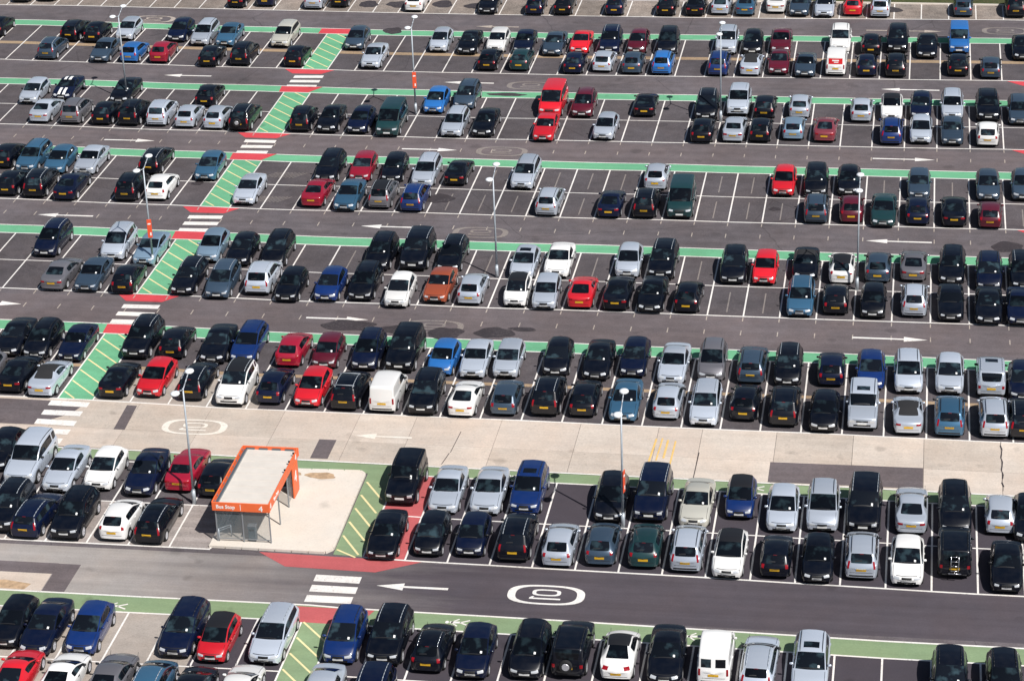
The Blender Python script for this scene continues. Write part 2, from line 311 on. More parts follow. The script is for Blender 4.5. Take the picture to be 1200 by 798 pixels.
6b|7.13|117.06|K h f||third black hatchback from the left, @
6a|-49.36|112.77|K x f||first black off-roader from the left, @
6a|-47.66|112.33|N e r||navy estate car seen from behind, @
6a|-45.40|112.31|K x f||black off-roader between navy estate car and white hatchback, @
6a|-42.71|112.56|W h r||white hatchback between black off-roader and black estate car, @
6a|-40.63|112.36|K e r|sunroof|black estate car with a sunroof, @
6a|-27.54|111.91|K s f||first black saloon from the left, @
6a|-25.07|112.51|K c f||black city car facing the camera, @
6a|-22.81|112.68|N c f||navy city car facing the camera, @
6a|-20.38|112.37|K x r||black off-roader between navy city car and silver hatchback, @
6a|-17.95|112.06|S h r||silver hatchback seen from behind, @
6a|-15.69|112.41|D h r||slate grey hatchback seen from behind, @
6a|-13.35|112.36|T h r||dark green hatchback seen from behind, @
6a|-11.05|112.18|S m r||silver people carrier between dark green hatchback and white hatchback, @
6a|-8.77|111.73|W h f|glassroof|white hatchback with a black glass roof, @
6a|-6.29|112.06|K h r||black hatchback between white hatchback and black hatchback, @
6a|-4.08|111.70|K h f||black hatchback between black hatchback and silver people carrier, @
6a|-1.78|112.32|S m r||silver people carrier between black hatchback and white hatchback, @
6a|0.62|111.89|W h f||white hatchback between silver people carrier and black boxy off-roader, @
6a|3.10|112.97|K b r|rack|black boxy off-roader with silver ladder rack, @
6a|5.80|111.66|K s f||second black saloon from the left, @
7b|-44.98|101.28|K h f||first black hatchback from the left, @
7b|-43.14|100.72|N s f||navy saloon facing the camera, @
7b|-40.84|101.03|U h f||deep blue hatchback facing the camera, @
7b|-35.96|101.24|N e f||navy estate car facing the camera, @
7b|-33.94|100.98|R c f|roofdark|red city car with a black roof, @
7b|-31.22|101.11|S e f||first silver estate car from the left, @
7b|-27.52|101.48|U m f||deep blue people carrier facing the camera, @
7b|-25.24|101.55|K x f||black off-roader facing the camera, @
7b|-22.91|101.20|K h r|rack2|black hatchback with two bright roof rails, @
7b|-20.66|100.80|N h f||navy hatchback facing the camera, @
7b|-17.95|101.08|K m f||black people carrier between navy hatchback and black boxy off-roader, @
7b|-15.84|101.42|K b r|spare|black boxy off-roader with spare wheel, @
7b|-13.45|101.42|W l r||white rounded retro car seen from behind, @
7b|-11.11|101.23|K s f||black saloon facing the camera, @
7b|-8.66|101.48|W v r|windows|white small van with two square rear windows, @
7b|-6.48|100.94|S e r||silver estate car between white small van and silver estate car, @
7b|-3.95|100.97|S e f|sunroof|silver estate car with a sunroof, @
7b|2.81|100.58|K m f||second black people carrier from the left, @
7b|5.44|100.57|K m f||third black people carrier from the left, @
7a|-45.84|96.99|R h f||red hatchback facing the camera, @
7a|-43.15|96.50|R k r||red coupe seen from behind, @
7a|-40.73|96.45|W k r||white coupe seen from behind, @
7a|-38.27|96.25|G s r||grey saloon seen from behind, @
7a|-36.09|96.17|I m r||steel blue people carrier seen from behind, @
7a|-33.93|95.95|K h r||black hatchback seen from behind, @
7a|-31.67|95.96|W s r||white saloon seen from behind, @
7a|-27.54|96.02|S s f||silver saloon facing the camera, @
7a|-24.98|95.84|N x f||navy off-roader facing the camera, @
7a|-19.93|95.50|U h f||deep blue hatchback facing the camera, @
'''
# ---------------------------------------------------------------- materials
def srgb(r, g, b):
    f = lambda c: (c/255/12.92) if c/255 <= .04045 else ((c/255+.055)/1.055)**2.4
    return (f(r), f(g), f(b), 1)
def new_mat(name):
    m = bpy.data.materials.new(name); m.use_nodes = True
    return m, m.node_tree, m.node_tree.nodes['Principled BSDF']
def simple(name, col, rough=.6, metal=0, var=0.0, scale=3, bump=0):
    m, t, p = new_mat(name)
    p.inputs['Base Color'].default_value = col if len(col) == 4 else (*col, 1)
    p.inputs['Roughness'].default_value = rough; p.inputs['Metallic'].default_value = metal
    if var:
        tc = t.nodes.new('ShaderNodeTexCoord'); n = t.nodes.new('ShaderNodeTexNoise'); n.inputs['Scale'].default_value = scale; n.inputs['Detail'].default_value = 5
        t.links.new(tc.outputs['Object'], n.inputs['Vector'])
        mr = t.nodes.new('ShaderNodeMapRange'); mr.inputs[1].default_value = .3; mr.inputs[2].default_value = .7; mr.inputs[3].default_value = 1-var; mr.inputs[4].default_value = 1+var
        t.links.new(n.outputs[0], mr.inputs[0])
        hs = t.nodes.new('ShaderNodeHueSaturation'); hs.inputs['Color'].default_value = p.inputs['Base Color'].default_value
        t.links.new(mr.outputs[0], hs.inputs['Value']); t.links.new(hs.outputs[0], p.inputs['Base Color'])
    return m
def ground_mat(name, col, worn=None, var=.16, streak=.1, rough=.9, cover=None, cracks=0.0, grad=None):
    """tarmac / concrete / road paint: mottling at three sizes, traffic streaks along X, optional wear that uncovers `worn`"""
    m, t, p = new_mat(name); N = t.nodes; L = t.links
    geo = N.new('ShaderNodeNewGeometry')
    def noise(scale, det=4, stretch=None, rgh=.6):
        n = N.new('ShaderNodeTexNoise'); n.inputs['Scale'].default_value = scale; n.inputs['Detail'].default_value = det; n.inputs['Roughness'].default_value = rgh
        if stretch:
            mp = N.new('ShaderNodeMapping'); mp.inputs['Scale'].default_value = stretch; L.new(geo.outputs['Position'], mp.inputs[0]); L.new(mp.outputs[0], n.inputs['Vector'])
        else: L.new(geo.outputs['Position'], n.inputs['Vector'])
        return n
    def rng(sock, a, b, c, d):
        r = N.new('ShaderNodeMapRange'); r.inputs[1].default_value = a; r.inputs[2].default_value = b; r.inputs[3].default_value = c; r.inputs[4].default_value = d
        L.new(sock, r.inputs[0]); return r.outputs[0]
    def mul(a, b):
        x = N.new('ShaderNodeMath'); x.operation = 'MULTIPLY'; L.new(a, x.inputs[0]); L.new(b, x.inputs[1]); return x.outputs[0]
    v = rng(noise(.13, 3).outputs[0], .3, .7, 1-var, 1+var)
    v = mul(v, rng(noise(1.1, 5).outputs[0], .3, .7, 1-var*.7, 1+var*.7))
    v = mul(v, rng(noise(9, 4).outputs[0], .3, .7, 1-var*.9, 1+var*.9))
    if streak: v = mul(v, rng(noise(1, 4, (.045, 1.3, 1)).outputs[0], .3, .7, 1-streak, 1+streak))
    # oil drips and damp spots
    v = mul(v, rng(noise(.55, 2, None, .4).outputs[0], .66, .74, 1, .72))
    if cracks:
        vo = N.new('ShaderNodeTexVoronoi'); vo.feature = 'DISTANCE_TO_EDGE'; vo.inputs['Scale'].default_value = .07
        wn = noise(.9, 3); mx = N.new('ShaderNodeMixRGB'); mx.inputs[0].default_value = .25
        L.new(geo.outputs['Position'], mx.inputs[1]); L.new(wn.outputs[1], mx.inputs[2]); L.new(mx.outputs[0], vo.inputs['Vector'])
        v = mul(v, rng(vo.outputs[0], 0, .003, 1-cracks, 1))
    base = N.new('ShaderNodeRGB'); base.outputs[0].default_value = col
    c = base.outputs[0]
    if grad:
        sx = N.new('ShaderNodeSeparateXYZ'); L.new(geo.outputs['Position'], sx.inputs[0]); gx = N.new('ShaderNodeMath'); gx.operation = 'MULTIPLY_ADD'; gx.inputs[1].default_value = 16; L.new(noise(1, 5, (.10, .9, 1)).outputs[0], gx.inputs[0]); L.new(sx.outputs[0], gx.inputs[2])
        gm = N.new('ShaderNodeMixRGB'); gm.inputs[1].default_value = col; gm.inputs[2].default_value = grad[0]; L.new(rng(gx.outputs[0], grad[1]+8, grad[2]+8, 0, 1), gm.inputs[0]); c = gm.outputs[0]
    tint = N.new('ShaderNodeMixRGB'); tint.blend_type = 'MULTIPLY'; tint.inputs[2].default_value = (1.03, .99, .96, 1)
    L.new(rng(noise(.3, 3).outputs[0], .4, .65, 0, 1), tint.inputs[0]); L.new(c, tint.inputs[1]); c = tint.outputs[0]
    if worn:
        mx = N.new('ShaderNodeMixRGB'); mx.inputs[2].default_value = worn; L.new(c, mx.inputs[1])
        a = mul(rng(noise(6, 6, None, .75).outputs[0], cover or .55, (cover or .55)+.12, 0, 1), rng(noise(.5, 3).outputs[0], .35, .6, .25, 1))
        L.new(a, mx.inputs[0]); c = mx.outputs[0]
    hs = N.new('ShaderNodeHueSaturation'); L.new(c, hs.inputs['Color']); L.new(v, hs.inputs['Value']); L.new(hs.outputs[0], p.inputs['Base Color'])
    p.inputs['Roughness'].default_value = rough; p.inputs['Specular IOR Level'].default_value = .3
    b = N.new('ShaderNodeBump'); b.inputs['Strength'].default_value = .25; b.inputs['Distance'].default_value = .02; L.new(noise(25, 3).outputs[0], b.inputs['Height']); L.new(b.outputs[0], p.inputs['Normal'])
    return m
ASPH = srgb(96, 92, 96)
G = dict(
 tarmac=ground_mat('tarmac', srgb(95, 89, 92), None, .2, .12, cracks=.35),
 bay=ground_mat('bay_tarmac', srgb(82, 77, 80), srgb(112, 104, 102), .22, .0, cover=.56, cracks=.3),
 dark=ground_mat('new_tarmac', srgb(79, 73, 79), None, .07, .06),
 darkbay=ground_mat('new_bay_tarmac', srgb(68, 63, 70), None, .08, .0),
 worn=ground_mat('worn_tarmac', srgb(150, 142, 138), srgb(120, 112, 110), .14, .22, cover=.52),
 near=ground_mat('near_aisle_tarmac', srgb(152, 146, 142), None, .09, .13, grad=(srgb(79, 73, 79), -42, -24)),
 pale=ground_mat('pale_bay', srgb(160, 151, 143), srgb(132, 124, 119), .13, .06, cover=.58),
 top=ground_mat('dusty_bay', srgb(138, 128, 120), srgb(95, 88, 84), .3, .0, cover=.5),
 concrete=ground_mat('concrete', srgb(194, 181, 169), srgb(170, 160, 150), .08, .07, cover=.55),
 island=ground_mat('island_concrete', srgb(212, 204, 193), srgb(196, 187, 174), .05, .0, cover=.56),
 patch=ground_mat('patch_tarmac', srgb(100, 92, 94), None, .16, .12),
 dark_mark=ground_mat('dark_patch', srgb(60, 55, 58), srgb(86, 80, 80), .2, 0, rough=.6, cover=.5), grass=ground_mat('rough_grass', srgb(66, 74, 44), srgb(96, 84, 62), .3, 0, cover=.5),
 white=ground_mat('white_road_paint', (.76, .735, .70, 1), srgb(160, 153, 147), .09, 0, rough=.7, cover=.55),
 faded=ground_mat('faded_road_paint', srgb(172, 162, 152), srgb(120, 112, 110), .1, 0, cover=.5),
 ghost=ground_mat('ghost_road_paint', srgb(132, 125, 121), srgb(98, 92, 94), .1, 0, cover=.52),
 green=ground_mat('green_surfacing', srgb(102, 166, 128), srgb(132, 170, 148), .09, .07, cover=.6),
 sage=ground_mat('sage_surfacing', srgb(126, 146, 112), srgb(144, 158, 132), .08, .08, cover=.6),
 red=ground_mat('red_surfacing', srgb(198, 70, 78), srgb(178, 96, 98), .08, .05, cover=.6),
 brick=ground_mat('dull_red_surfacing', srgb(178, 90, 92), srgb(164, 106, 104), .08, .05, cover=.6),
 palepaint=ground_mat('pale_road_paint', srgb(226, 219, 208), srgb(202, 193, 181), .06, 0, cover=.52),
 cream=ground_mat('cream_road_paint', srgb(222, 208, 158), srgb(150, 180, 130), .08, 0, cover=.6),
 yellow=ground_mat('yellow_road_paint', srgb(222, 184, 110), srgb(196, 180, 158), .1, 0, cover=.52),
 tan=ground_mat('tan_joint', srgb(160, 138, 112), srgb(110, 100, 94), .15, 0, cover=.52),
)
def paint(name, col, metal=.0, rough=.32, coat=.8):
    m, t, p = new_mat('paint_'+name)
    oi = t.nodes.new('ShaderNodeObjectInfo'); mr = t.nodes.new('ShaderNodeMapRange'); mr.inputs[3].default_value = .82; mr.inputs[4].default_value = 1.15
    t.links.new(oi.outputs['Random'], mr.inputs[0])
    hs = t.nodes.new('ShaderNodeHueSaturation'); hs.inputs['Color'].default_value = (*col, 1); t.links.new(mr.outputs[0], hs.inputs['Value'])
    # a thin uneven film of dust
    tc = t.nodes.new('ShaderNodeTexCoord'); n = t.nodes.new('ShaderNodeTexNoise'); n.inputs['Scale'].default_value = 2.2; n.inputs['Detail'].default_value = 5
    t.links.new(tc.outputs['Object'], n.inputs['Vector'])
    mr2 = t.nodes.new('ShaderNodeMapRange'); mr2.inputs[1].default_value = .4; mr2.inputs[2].default_value = .75; mr2.inputs[3].default_value = 0; mr2.inputs[4].default_value = .018
    t.links.new(n.outputs[0], mr2.inputs[0])
    mx = t.nodes.new('ShaderNodeMixRGB'); mx.inputs[2].default_value = (.3, .27, .24, 1); t.links.new(mr2.outputs[0], mx.inputs[0]); t.links.new(hs.outputs[0], mx.inputs[1]); t.links.new(mx.outputs[0], p.inputs['Base Color'])
    p.inputs['Metallic'].default_value = metal; p.inputs['Roughness'].default_value = rough
    p.inputs['Specular IOR Level'].default_value = .3 if coat < .6 else .5; p.inputs['Coat Weight'].default_value = coat; p.inputs['Coat Roughness'].default_value = .035
    return m
PAINT = dict(C=paint('crimson', (.30, .007, .026)), P=paint('dusty_red', (.24, .045, .06), .2), K=paint('black', (.0015, .0028, .0075), 0, .32, .45), N=paint('navy', (.002, .0055, .024), 0, .32, .5), U=paint('deep_blue', (.004, .023, .12)), I=paint('mid_steel_blue', (.045, .13, .225), .3, .34), B=paint('blue', (.022, .14, .42)), L=paint('pale_blue', (.24, .35, .46), .4, .34),
 W=paint('white', (.80, .79, .77), 0, .35), S=paint('silver', (.64, .70, .79), .45, .27), G=paint('grey', (.20, .195, .215), .4, .38), D=paint('slate', (.045, .075, .115), .3, .33),
 R=paint('red', (.60, .012, .022)), M=paint('maroon', (.10, .005, .016)), T=paint('dark_green', (.008, .035, .038)), O=paint('copper', (.40, .085, .035), .2), A=paint('champagne', (.62, .60, .52), .35, .38))
def glassmat(name, col, rough=.04):
    m, t, p = new_mat(name)
    oi = t.nodes.new('ShaderNodeObjectInfo'); mr = t.nodes.new('ShaderNodeMapRange'); mr.inputs[3].default_value = .5; mr.inputs[4].default_value = 1.6
    t.links.new(oi.outputs['Random'], mr.inputs[0])
    tc = t.nodes.new('ShaderNodeTexCoord'); n = t.nodes.new('ShaderNodeTexNoise'); n.inputs['Scale'].default_value = 1.6; n.inputs['Detail'].default_value = 3
    ad = t.nodes.new('ShaderNodeVectorMath'); ad.operation = 'ADD'; t.links.new(tc.outputs['Object'], ad.inputs[0]); t.links.new(oi.outputs['Location'], ad.inputs[1]); t.links.new(ad.outputs[0], n.inputs['Vector'])
    mr2 = t.nodes.new('ShaderNodeMapRange'); mr2.inputs[1].default_value = .52; mr2.inputs[2].default_value = .66; mr2.inputs[3].default_value = 0; mr2.inputs[4].default_value = .75
    t.links.new(n.outputs[0], mr2.inputs[0])
    mx = t.nodes.new('ShaderNodeMixRGB'); mx.inputs[1].default_value = (*col, 1); mx.inputs[2].default_value = (col[0]*6, col[1]*8, col[2]*6.5, 1); t.links.new(mr2.outputs[0], mx.inputs[0])  # pale teal reflections painted into the glass colour as noise patches
    hs = t.nodes.new('ShaderNodeHueSaturation'); t.links.new(mx.outputs[0], hs.inputs['Color']); t.links.new(mr.outputs[0], hs.inputs['Value']); t.links.new(hs.outputs[0], p.inputs['Base Color'])
    p.inputs['Roughness'].default_value = rough; p.inputs['IOR'].default_value = 1.45
    return m
C = dict(glass=glassmat('tinted_glass', (.0045, .006, .009)), tyre=simple('tyre_rubber', (.012, .012, .013), .8), dimred=simple('dim_red', (.10, .004, .008), .3), rim=simple('alloy', (.62, .62, .65), .35, .5),
 under=simple('underbody', (.008, .008, .009), .8), lamp=simple('headlamp_glass', (.62, .64, .66), .12, .3), tail=simple('tail_lamp', (.27, .006, .012), .2),
 plate_w=simple('plate_white', (.72, .72, .70), .5), plate_y=simple('plate_yellow', (.66, .38, .02), .5), trim=simple('black_trim', (.012, .012, .014), .45), cloth=simple('black_cloth', (.016, .016, .018), .9),
 chrome=simple('chrome', (.6, .6, .62), .2, .9), paper=simple('paper', (.8, .8, .78), .8), mesh=simple('grille_mesh', (.006, .006, .007), .5), redpanel=simple('red_panel', (.62, .015, .02), .4),
 pole=simple('galvanised_steel', (.42, .46, .50), .5, .3, .1), lampwhite=simple('lamp_housing', (.78, .80, .82), .45), orange=simple('orange_panel', srgb(234, 108, 60), .5, 0, .05, 2), roofpale=simple('shelter_roof', srgb(206, 199, 190), .7, 0, .05, 1.5),
 letter=simple('white_letter', (.82, .82, .80), .6), frame=simple('grey_frame', srgb(140, 144, 148), .5, .3), bench=simple('bench_metal', srgb(92, 104, 112), .5, .3), darkpanel=simple('dark_panel', srgb(42, 42, 48), .6),
 dirt=simple('bare_earth', srgb(176, 148, 118), .95, 0, .3, 3), leaf=simple('hedge_leaf', (.035, .07, .022), .7, 0, .35, 2), wood=simple('hedge_stem', (.08, .055, .035), .9), sign=simple('sign_orange', srgb(226, 84, 50), .5))
def cglass(name, col, alpha):
    m, t, p = new_mat(name); p.inputs['Base Color'].default_value = col; p.inputs['Roughness'].default_value = .08; p.inputs['Alpha'].default_value = alpha
    return m
C['pane'] = cglass('shelter_glass', srgb(128, 138, 142), .24)
# ---------------------------------------------------------------- helpers
def tag(o, label=None, cat=None, group=None, kind=None):
    for k, v in (('label', label), ('category', cat), ('group', group), ('kind', kind)):
        if v: o[k] = v
    return o
def mesh(name, verts, faces, mat, smooth=False):
    me = bpy.data.meshes.new(name); me.from_pydata(verts, [], faces); me.materials.append(mat)
    if smooth: me.polygons.foreach_set('use_smooth', [True]*len(me.polygons))
    me.update(); return me
def add(name, me, parent=None, loc=(0, 0, 0), rotz=0):
    o = bpy.data.objects.new(name, me); COL.objects.link(o); o.location = loc; o.rotation_euler = (0, 0, rotz)
    if parent: o.parent = parent
    return o
def empty(name, loc, rotz=0):
    o = add(name, None, None, loc, rotz); o.empty_display_size = .3; return o
def boxdata(cx, cy, cz, sx, sy, sz, V, F):
    n = len(V); x, y, z = sx/2, sy/2, sz/2
    V += [(cx+a*x, cy+b*y, cz+c*z) for c in (-1, 1) for b in (-1, 1) for a in (-1, 1)]
    F += [tuple(n+i for i in f) for f in ((0, 2, 3, 1), (4, 5, 7, 6), (0, 1, 5, 4), (2, 6, 7, 3), (0, 4, 6, 2), (1, 3, 7, 5))]
def bevel_mesh(me, w, seg=1):
    bm = bmesh.new(); bm.from_mesh(me); bmesh.ops.bevel(bm, geom=bm.edges[:], offset=w, segments=seg, affect='EDGES'); bm.to_mesh(me); bm.free(); return me
def boxmesh(name, c, s, mat, bev=0):
    V = []; F = []; boxdata(*c, *s, V, F); me = mesh(name, V, F, mat)
    return bevel_mesh(me, bev) if bev else me
def tubedata(p0, p1, r0, r1, n, V, F):
    p0 = Vector(p0); p1 = Vector(p1); d = (p1-p0).normalized(); a = d.orthogonal().normalized(); b = d.cross(a); k = len(V)
    for p, r in ((p0, r0), (p1, r1)):
        for i in range(n):
            t = 2*math.pi*i/n; V.append(tuple(p+a*r*math.cos(t)+b*r*math.sin(t)))
    F += [(k+i, k+(i+1) % n, k+n+(i+1) % n, k+n+i) for i in range(n)]
    F += [tuple(k+i for i in range(n))[::-1], tuple(k+n+i for i in range(n))]
def tubes(name, segs, mat, n=8):
    V = []; F = []
    for p0, p1, r0, r1 in segs: tubedata(p0, p1, r0, r1, n, V, F)
    return mesh(name, V, F, mat, True)
# ---------------------------------------------------------------- cars
SPEC = {  # L W H, cowl x z, windscreen top x, roof end x z, rear glass foot x z, tail z, belt front rear, nose z, wheel radius, boxiness
 'c': (3.62, 1.65, 1.50, .72, .98, 1.42, 3.08, 1.42, 3.44, 1.02, .92, .90, 1.00, .70, .29, .3),
 'h': (4.15, 1.75, 1.46, 1.02, .97, 1.92, 3.48, 1.39, 3.93, 1.02, .95, .89, .99, .66, .31, .2),
 's': (4.60, 1.80, 1.43, 1.26, .95, 2.10, 3.22, 1.37, 3.92, 1.06, 1.00, .88, .97, .64, .32, .15),
 'e': (4.65, 1.80, 1.46, 1.22, .96, 2.08, 4.18, 1.40, 4.50, 1.04, .96, .89, .97, .66, .32, .25),
 'm': (4.30, 1.79, 1.62, .88, 1.07, 1.84, 3.86, 1.55, 4.14, 1.08, 1.00, .97, 1.05, .72, .32, .35),
 'x': (4.45, 1.85, 1.71, 1.16, 1.12, 1.92, 3.94, 1.64, 4.28, 1.16, 1.06, 1.05, 1.14, .84, .36, .45),
 'g': (4.75, 1.92, 1.84, 1.30, 1.17, 1.98, 4.42, 1.77, 4.62, 1.20, 1.10, 1.12, 1.16, .90, .38, .6),
 'b': (4.30, 1.80, 1.80, 1.36, 1.14, 1.76, 4.12, 1.77, 4.22, 1.18, 1.08, 1.10, 1.14, .92, .37, .9),
 'v': (4.30, 1.76, 1.84, .90, 1.14, 1.58, 4.10, 1.81, 4.22, 1.16, 1.05, 1.05, 1.10, .78, .32, .8),
 'w': (4.88, 1.92, 1.97, .80, 1.18, 1.58, 4.62, 1.93, 4.78, 1.20, 1.10, 1.12, 1.16, .82, .34, .75),
 'o': (4.40, 1.78, 1.37, 1.26, .94, 1.98, 2.98, 1.32, 3.56, 1.02, .97, .88, .96, .62, .32, .1),
 'k': (4.35, 1.78, 1.36, 1.26, .93, 2.08, 2.90, 1.31, 3.80, 1.02, .97, .87, .96, .62, .32, .1),
 'l': (4.10, 1.73, 1.49, 1.00, 1.00, 1.66, 2.75, 1.42, 3.42, 1.06, .84, .92, .96, .62, .32, .0),
 'q': (3.95, 1.70, 1.43, 1.05, .96, 1.80, 3.46, 1.38, 3.82, .98, .92, .88, .95, .68, .30, .42),
 'z': (4.00, 1.74, 1.50, .86, 1.00, 1.76, 3.36, 1.42, 3.84, 1.06, .98, .91, 1.04, .70, .31, .08),
 'y': (4.48, 1.74, 1.41, 1.30, .94, 2.00, 3.30, 1.37, 3.78, 1.02, .97, .88, .95, .68, .31, .38),
 'u': (4.20, 1.76, 1.58, .82, 1.04, 1.80, 3.70, 1.50, 4.04, 1.08, 1.00, .95, 1.04, .70, .32, .18),
}
CLS = dict(q='h', z='h', y='s', u='m')
VARIANT = dict(h='hhqz', s='ssy', m='mmu')
def lerp(a, b, t): return a+(b-a)*t
def interp(keys, x):
    if x <= keys[0][0]: return keys[0][1]
    for (a, u), (b, v) in zip(keys, keys[1:]):
        if x <= b: return lerp(u, v, (x-a)/(b-a))
    return keys[-1][1]
def hull(tp):
    L, W, H, xc, zc, xr, xe, ze, xg, zg, zt, bf, br, zn, wr_, bx = SPEC[tp]; tp = CLS.get(tp, tp)
    hw = W/2
    xw1 = .19*L+.03; xw2 = L*.805
    if tp in 'c': xw1, xw2 = .62, L-.56
    ar = wr_+.055
    crown = .035 if tp != 'l' else .10
    zk = [(0, zn-.16), (.05, zn-.02), (.14, zn+.05), (xc*.5, lerp(zn+.07, zc, .62)), (xc-.02, zc), (xc, zc), (xr, H-.045), (lerp(xr, xe, .3), H), (lerp(xr, xe, .62), H-.01*(1-bx)), (xe, ze), (xg, zg), (max(xg+.02, L-.10), zt), (L-.03, zt-.10), (L, zt-.22)]
    wk = [(0, hw*lerp(.58, .84, bx)), (.04, hw*lerp(.72, .90, bx)), (.10, hw*lerp(.82, .94, bx)), (.22, hw*lerp(.905, .965, bx)), (.45, hw*.965), (xw1+.2, hw*.985), (L*.5, hw), (xw2, hw*.985), (L-.35, hw*.95), (L-.14, hw*lerp(.88, .95, bx)), (L-.05, hw*lerp(.78, .92, bx)), (L, hw*lerp(.64, .86, bx))]
    rw = hw*lerp(.67, .86, bx)
    rwk = [(xc, rw*1.02), (xr, rw), (L*.5, rw*1.03), (xe, rw*lerp(.94, .99, bx)), (xg, rw*.97), (L, rw*.93)]
    if tp == 'l': rwk = [(xc, rw*.95), (xr, rw*.96), (2.2, rw), (xe, rw*.9), (xg, rw*.8), (L, rw*.6)]
    xb = lerp(xr, xe, .36 if tp not in 'kol' else .62); xq = lerp(xr, xe, dict(h=.88, c=.86, m=.76, e=.70, x=.74, g=.72, w=.70, b=.76, s=.98, l=.98, k=.98, o=.95).get(tp, .8))
    st = {0: '', .04: '', .10: '', .22: '', .38: '', xw1-ar: '', xw1-ar*.72: '', xw1: '', xw1+ar*.72: '', xw1+ar: '', xc: 'cowl', lerp(xc, xr, .5): '', xr: 'ws', xb-.035: '', xb+.035: '', lerp(xb, xq, .5): '', xq: '', xe: 're', lerp(xe, xg, .55): '', xg: 'rg', xw2-ar: '', xw2-ar*.72: '', xw2: '', xw2+ar*.72: '', xw2+ar: '', L-.12: '', L-.04: '', L: ''}
    xs = sorted(st)
    keep = []
    keys_ = [xc, xr, xe, xg, xb-.035, xb+.035]
    for x in xs:
        if x in keys_: keep.append(x); continue
        if any(abs(x-k) < .045 for k in keys_): continue
        if keep and x-keep[-1] < .03: continue
        keep.append(x)
    xs = sorted(set(keep))
    V = []; nr = 11
    for x in xs:
        z = interp(zk, x); wd = interp(wk, x); belt = interp([(0, zn-.06), (xc, bf), (xg, br), (L, zt-.12)], x)
        zs = min(belt, z-.045)
        cb = max(0, min(1, (x-xc)/(xr-xc) if x < xr else 1)); ce = 1 if x < xe else max(0, min(1, 1-(x-xe)/(xg-xe)))
        c = cb*ce if xc < x < xg else 0
        r = interp(rwk, x)
        zb = .21 + (.10 if (x < .1 or x > L-.1) else 0) + (.08 if tp in 'xgb' else 0)
        for xw in (xw1, xw2):
            if abs(x-xw) < ar: zb = max(zb, wr_+math.sqrt(max(0, ar*ar-(x-xw)**2))*.98)
        y = [wd*.93, wd*.985, wd, wd*.995, wd*.95]
        zz = [zb, max(zb+.03, .36), max(zb+.05, min(.62, zs-.18)), max(zb+.07, zs-.07), zs]
        zz[4] = max(zz[4], zz[3]+.01)
        f5 = [.93, .86, .80, .70, .37, 0]
        cy_ = [wd*.915, r+.035, r, r*.87, r*.45, 0]
        hz = [z-crown*1.0-.005, z-crown*.75, z-crown*.6, z-crown*.4, z-crown*.1, z]
        cz_ = [zs+.02, z-lerp(.13, .10, bx), z-lerp(.085, .05, bx), z-lerp(.04, .02, bx), z-.010, z]
        for k in range(6):
            y.append(lerp(wd*f5[k], cy_[k], c if k else min(1, c*3)))
            zz.append(lerp(max(hz[k], zs+.003*(k+1)), cz_[k] if k else cz_[0], c if k else min(1, c*3)))
        bow = []
        for k, yy in enumerate(y):
            q = (yy/hw)**2
            if k >= 5: fr = 1 if x < xr else max(0, 1-(x-xr)/.7); re_ = 1 if x > xe else max(0, 1-(xe-x)/.7)
            elif k == 4: fr = max(0, 1-x/1.0); re_ = max(0, 1-(L-x)/1.0)
            else: fr = max(0, 1-x/.5); re_ = max(0, 1-(L-x)/.5)
            bow.append(q*lerp(.19, .07, bx)*fr-q*lerp(.13, .05, bx)*re_)
        V += [(-yy, x-L/2+bb, zv) for yy, zv, bb in zip(y, zz, bow)]
        V += [(yy, x-L/2+bb, zv) for yy, zv, bb in list(zip(y, zz, bow))[-2::-1]]
    n = 2*nr-1
    F = []; mi = []
    def idx(x): return min(range(len(xs)), key=lambda i: abs(xs[i]-x))
    ic, ir, ib0, ib1, ie, ig = idx(xc), idx(xr), idx(xb-.035), idx(xb+.035), idx(xe), idx(xg)
    iq = idx(xq)
    for i in range(len(xs)-1):
        for j in range(n-1):
            jj = j if j < nr-1 else n-2-j          # mirrored ring cell index 0..9
            left = j < nr-1
            m = 0
            if ic <= i < ir and jj >= 7: m = 2
            elif ie <= i < ig and jj >= (8 if tp != 'l' else 8): m = 3
            elif ir <= i < ie and jj >= 7: m = 1
            elif jj == 5:
                if ic+0 <= i < ib0: m = 4 if left else 5
                elif ib1 <= i < (ie if tp in 'e' else iq if tp in 'kolsmgb' else iq) and tp not in 'v': m = 6 if left else 7
                elif iq+1 <= i < ie and tp in 'megxw': m = 6 if left else 7
            if jj == 5 and ib0 <= i < ib1 and tp != 'v': m = 8 if left else 9
            a = i*n+j
            F.append((a, a+1, a+n+1, a+n)); mi.append(m)
    for e, base in ((0, 0), (1, (len(xs)-1)*n)):
        for j in range(nr-1):
            q = (base+j, base+j+1, base+n-2-j, base+n-1-j)
            if j == nr-2: q = (base+j, base+j+1, base+n-1-j)
            F.append(q if e else q[::-1]); mi.append(0)
    me = bpy.data.meshes.new('t'); me.from_pydata(V, [], F); me.update()
    for k in range(10): me.materials.append(C['trim'])
    me.polygons.foreach_set('material_index', mi)
    bm = bmesh.new(); bm.from_mesh(me); bmesh.ops.recalc_face_normals(bm, faces=bm.faces[:])
    cl = bm.edges.layers.float.get('crease_edge') or bm.edges.layers.float.new('crease_edge')
    bv = {v.index: v for v in bm.verts}
    for e in bm.edges:
        fs = e.link_faces
        if len(fs) == 2 and fs[0].material_index != fs[1].material_index: e[cl] = .35
        j0 = e.verts[0].index % n; j1 = e.verts[1].index % n
        if j0 == j1 and min(j0, n-1-j0) == 4: e[cl] = max(e[cl], .35)
        if j0 == j1 and min(j0, n-1-j0) == 7: e[cl] = max(e[cl], .25+.3*bx)
        if e.is_boundary: e[cl] = 1
        if j0 == j1 and min(j0, n-1-j0) == 0: e[cl] = 1
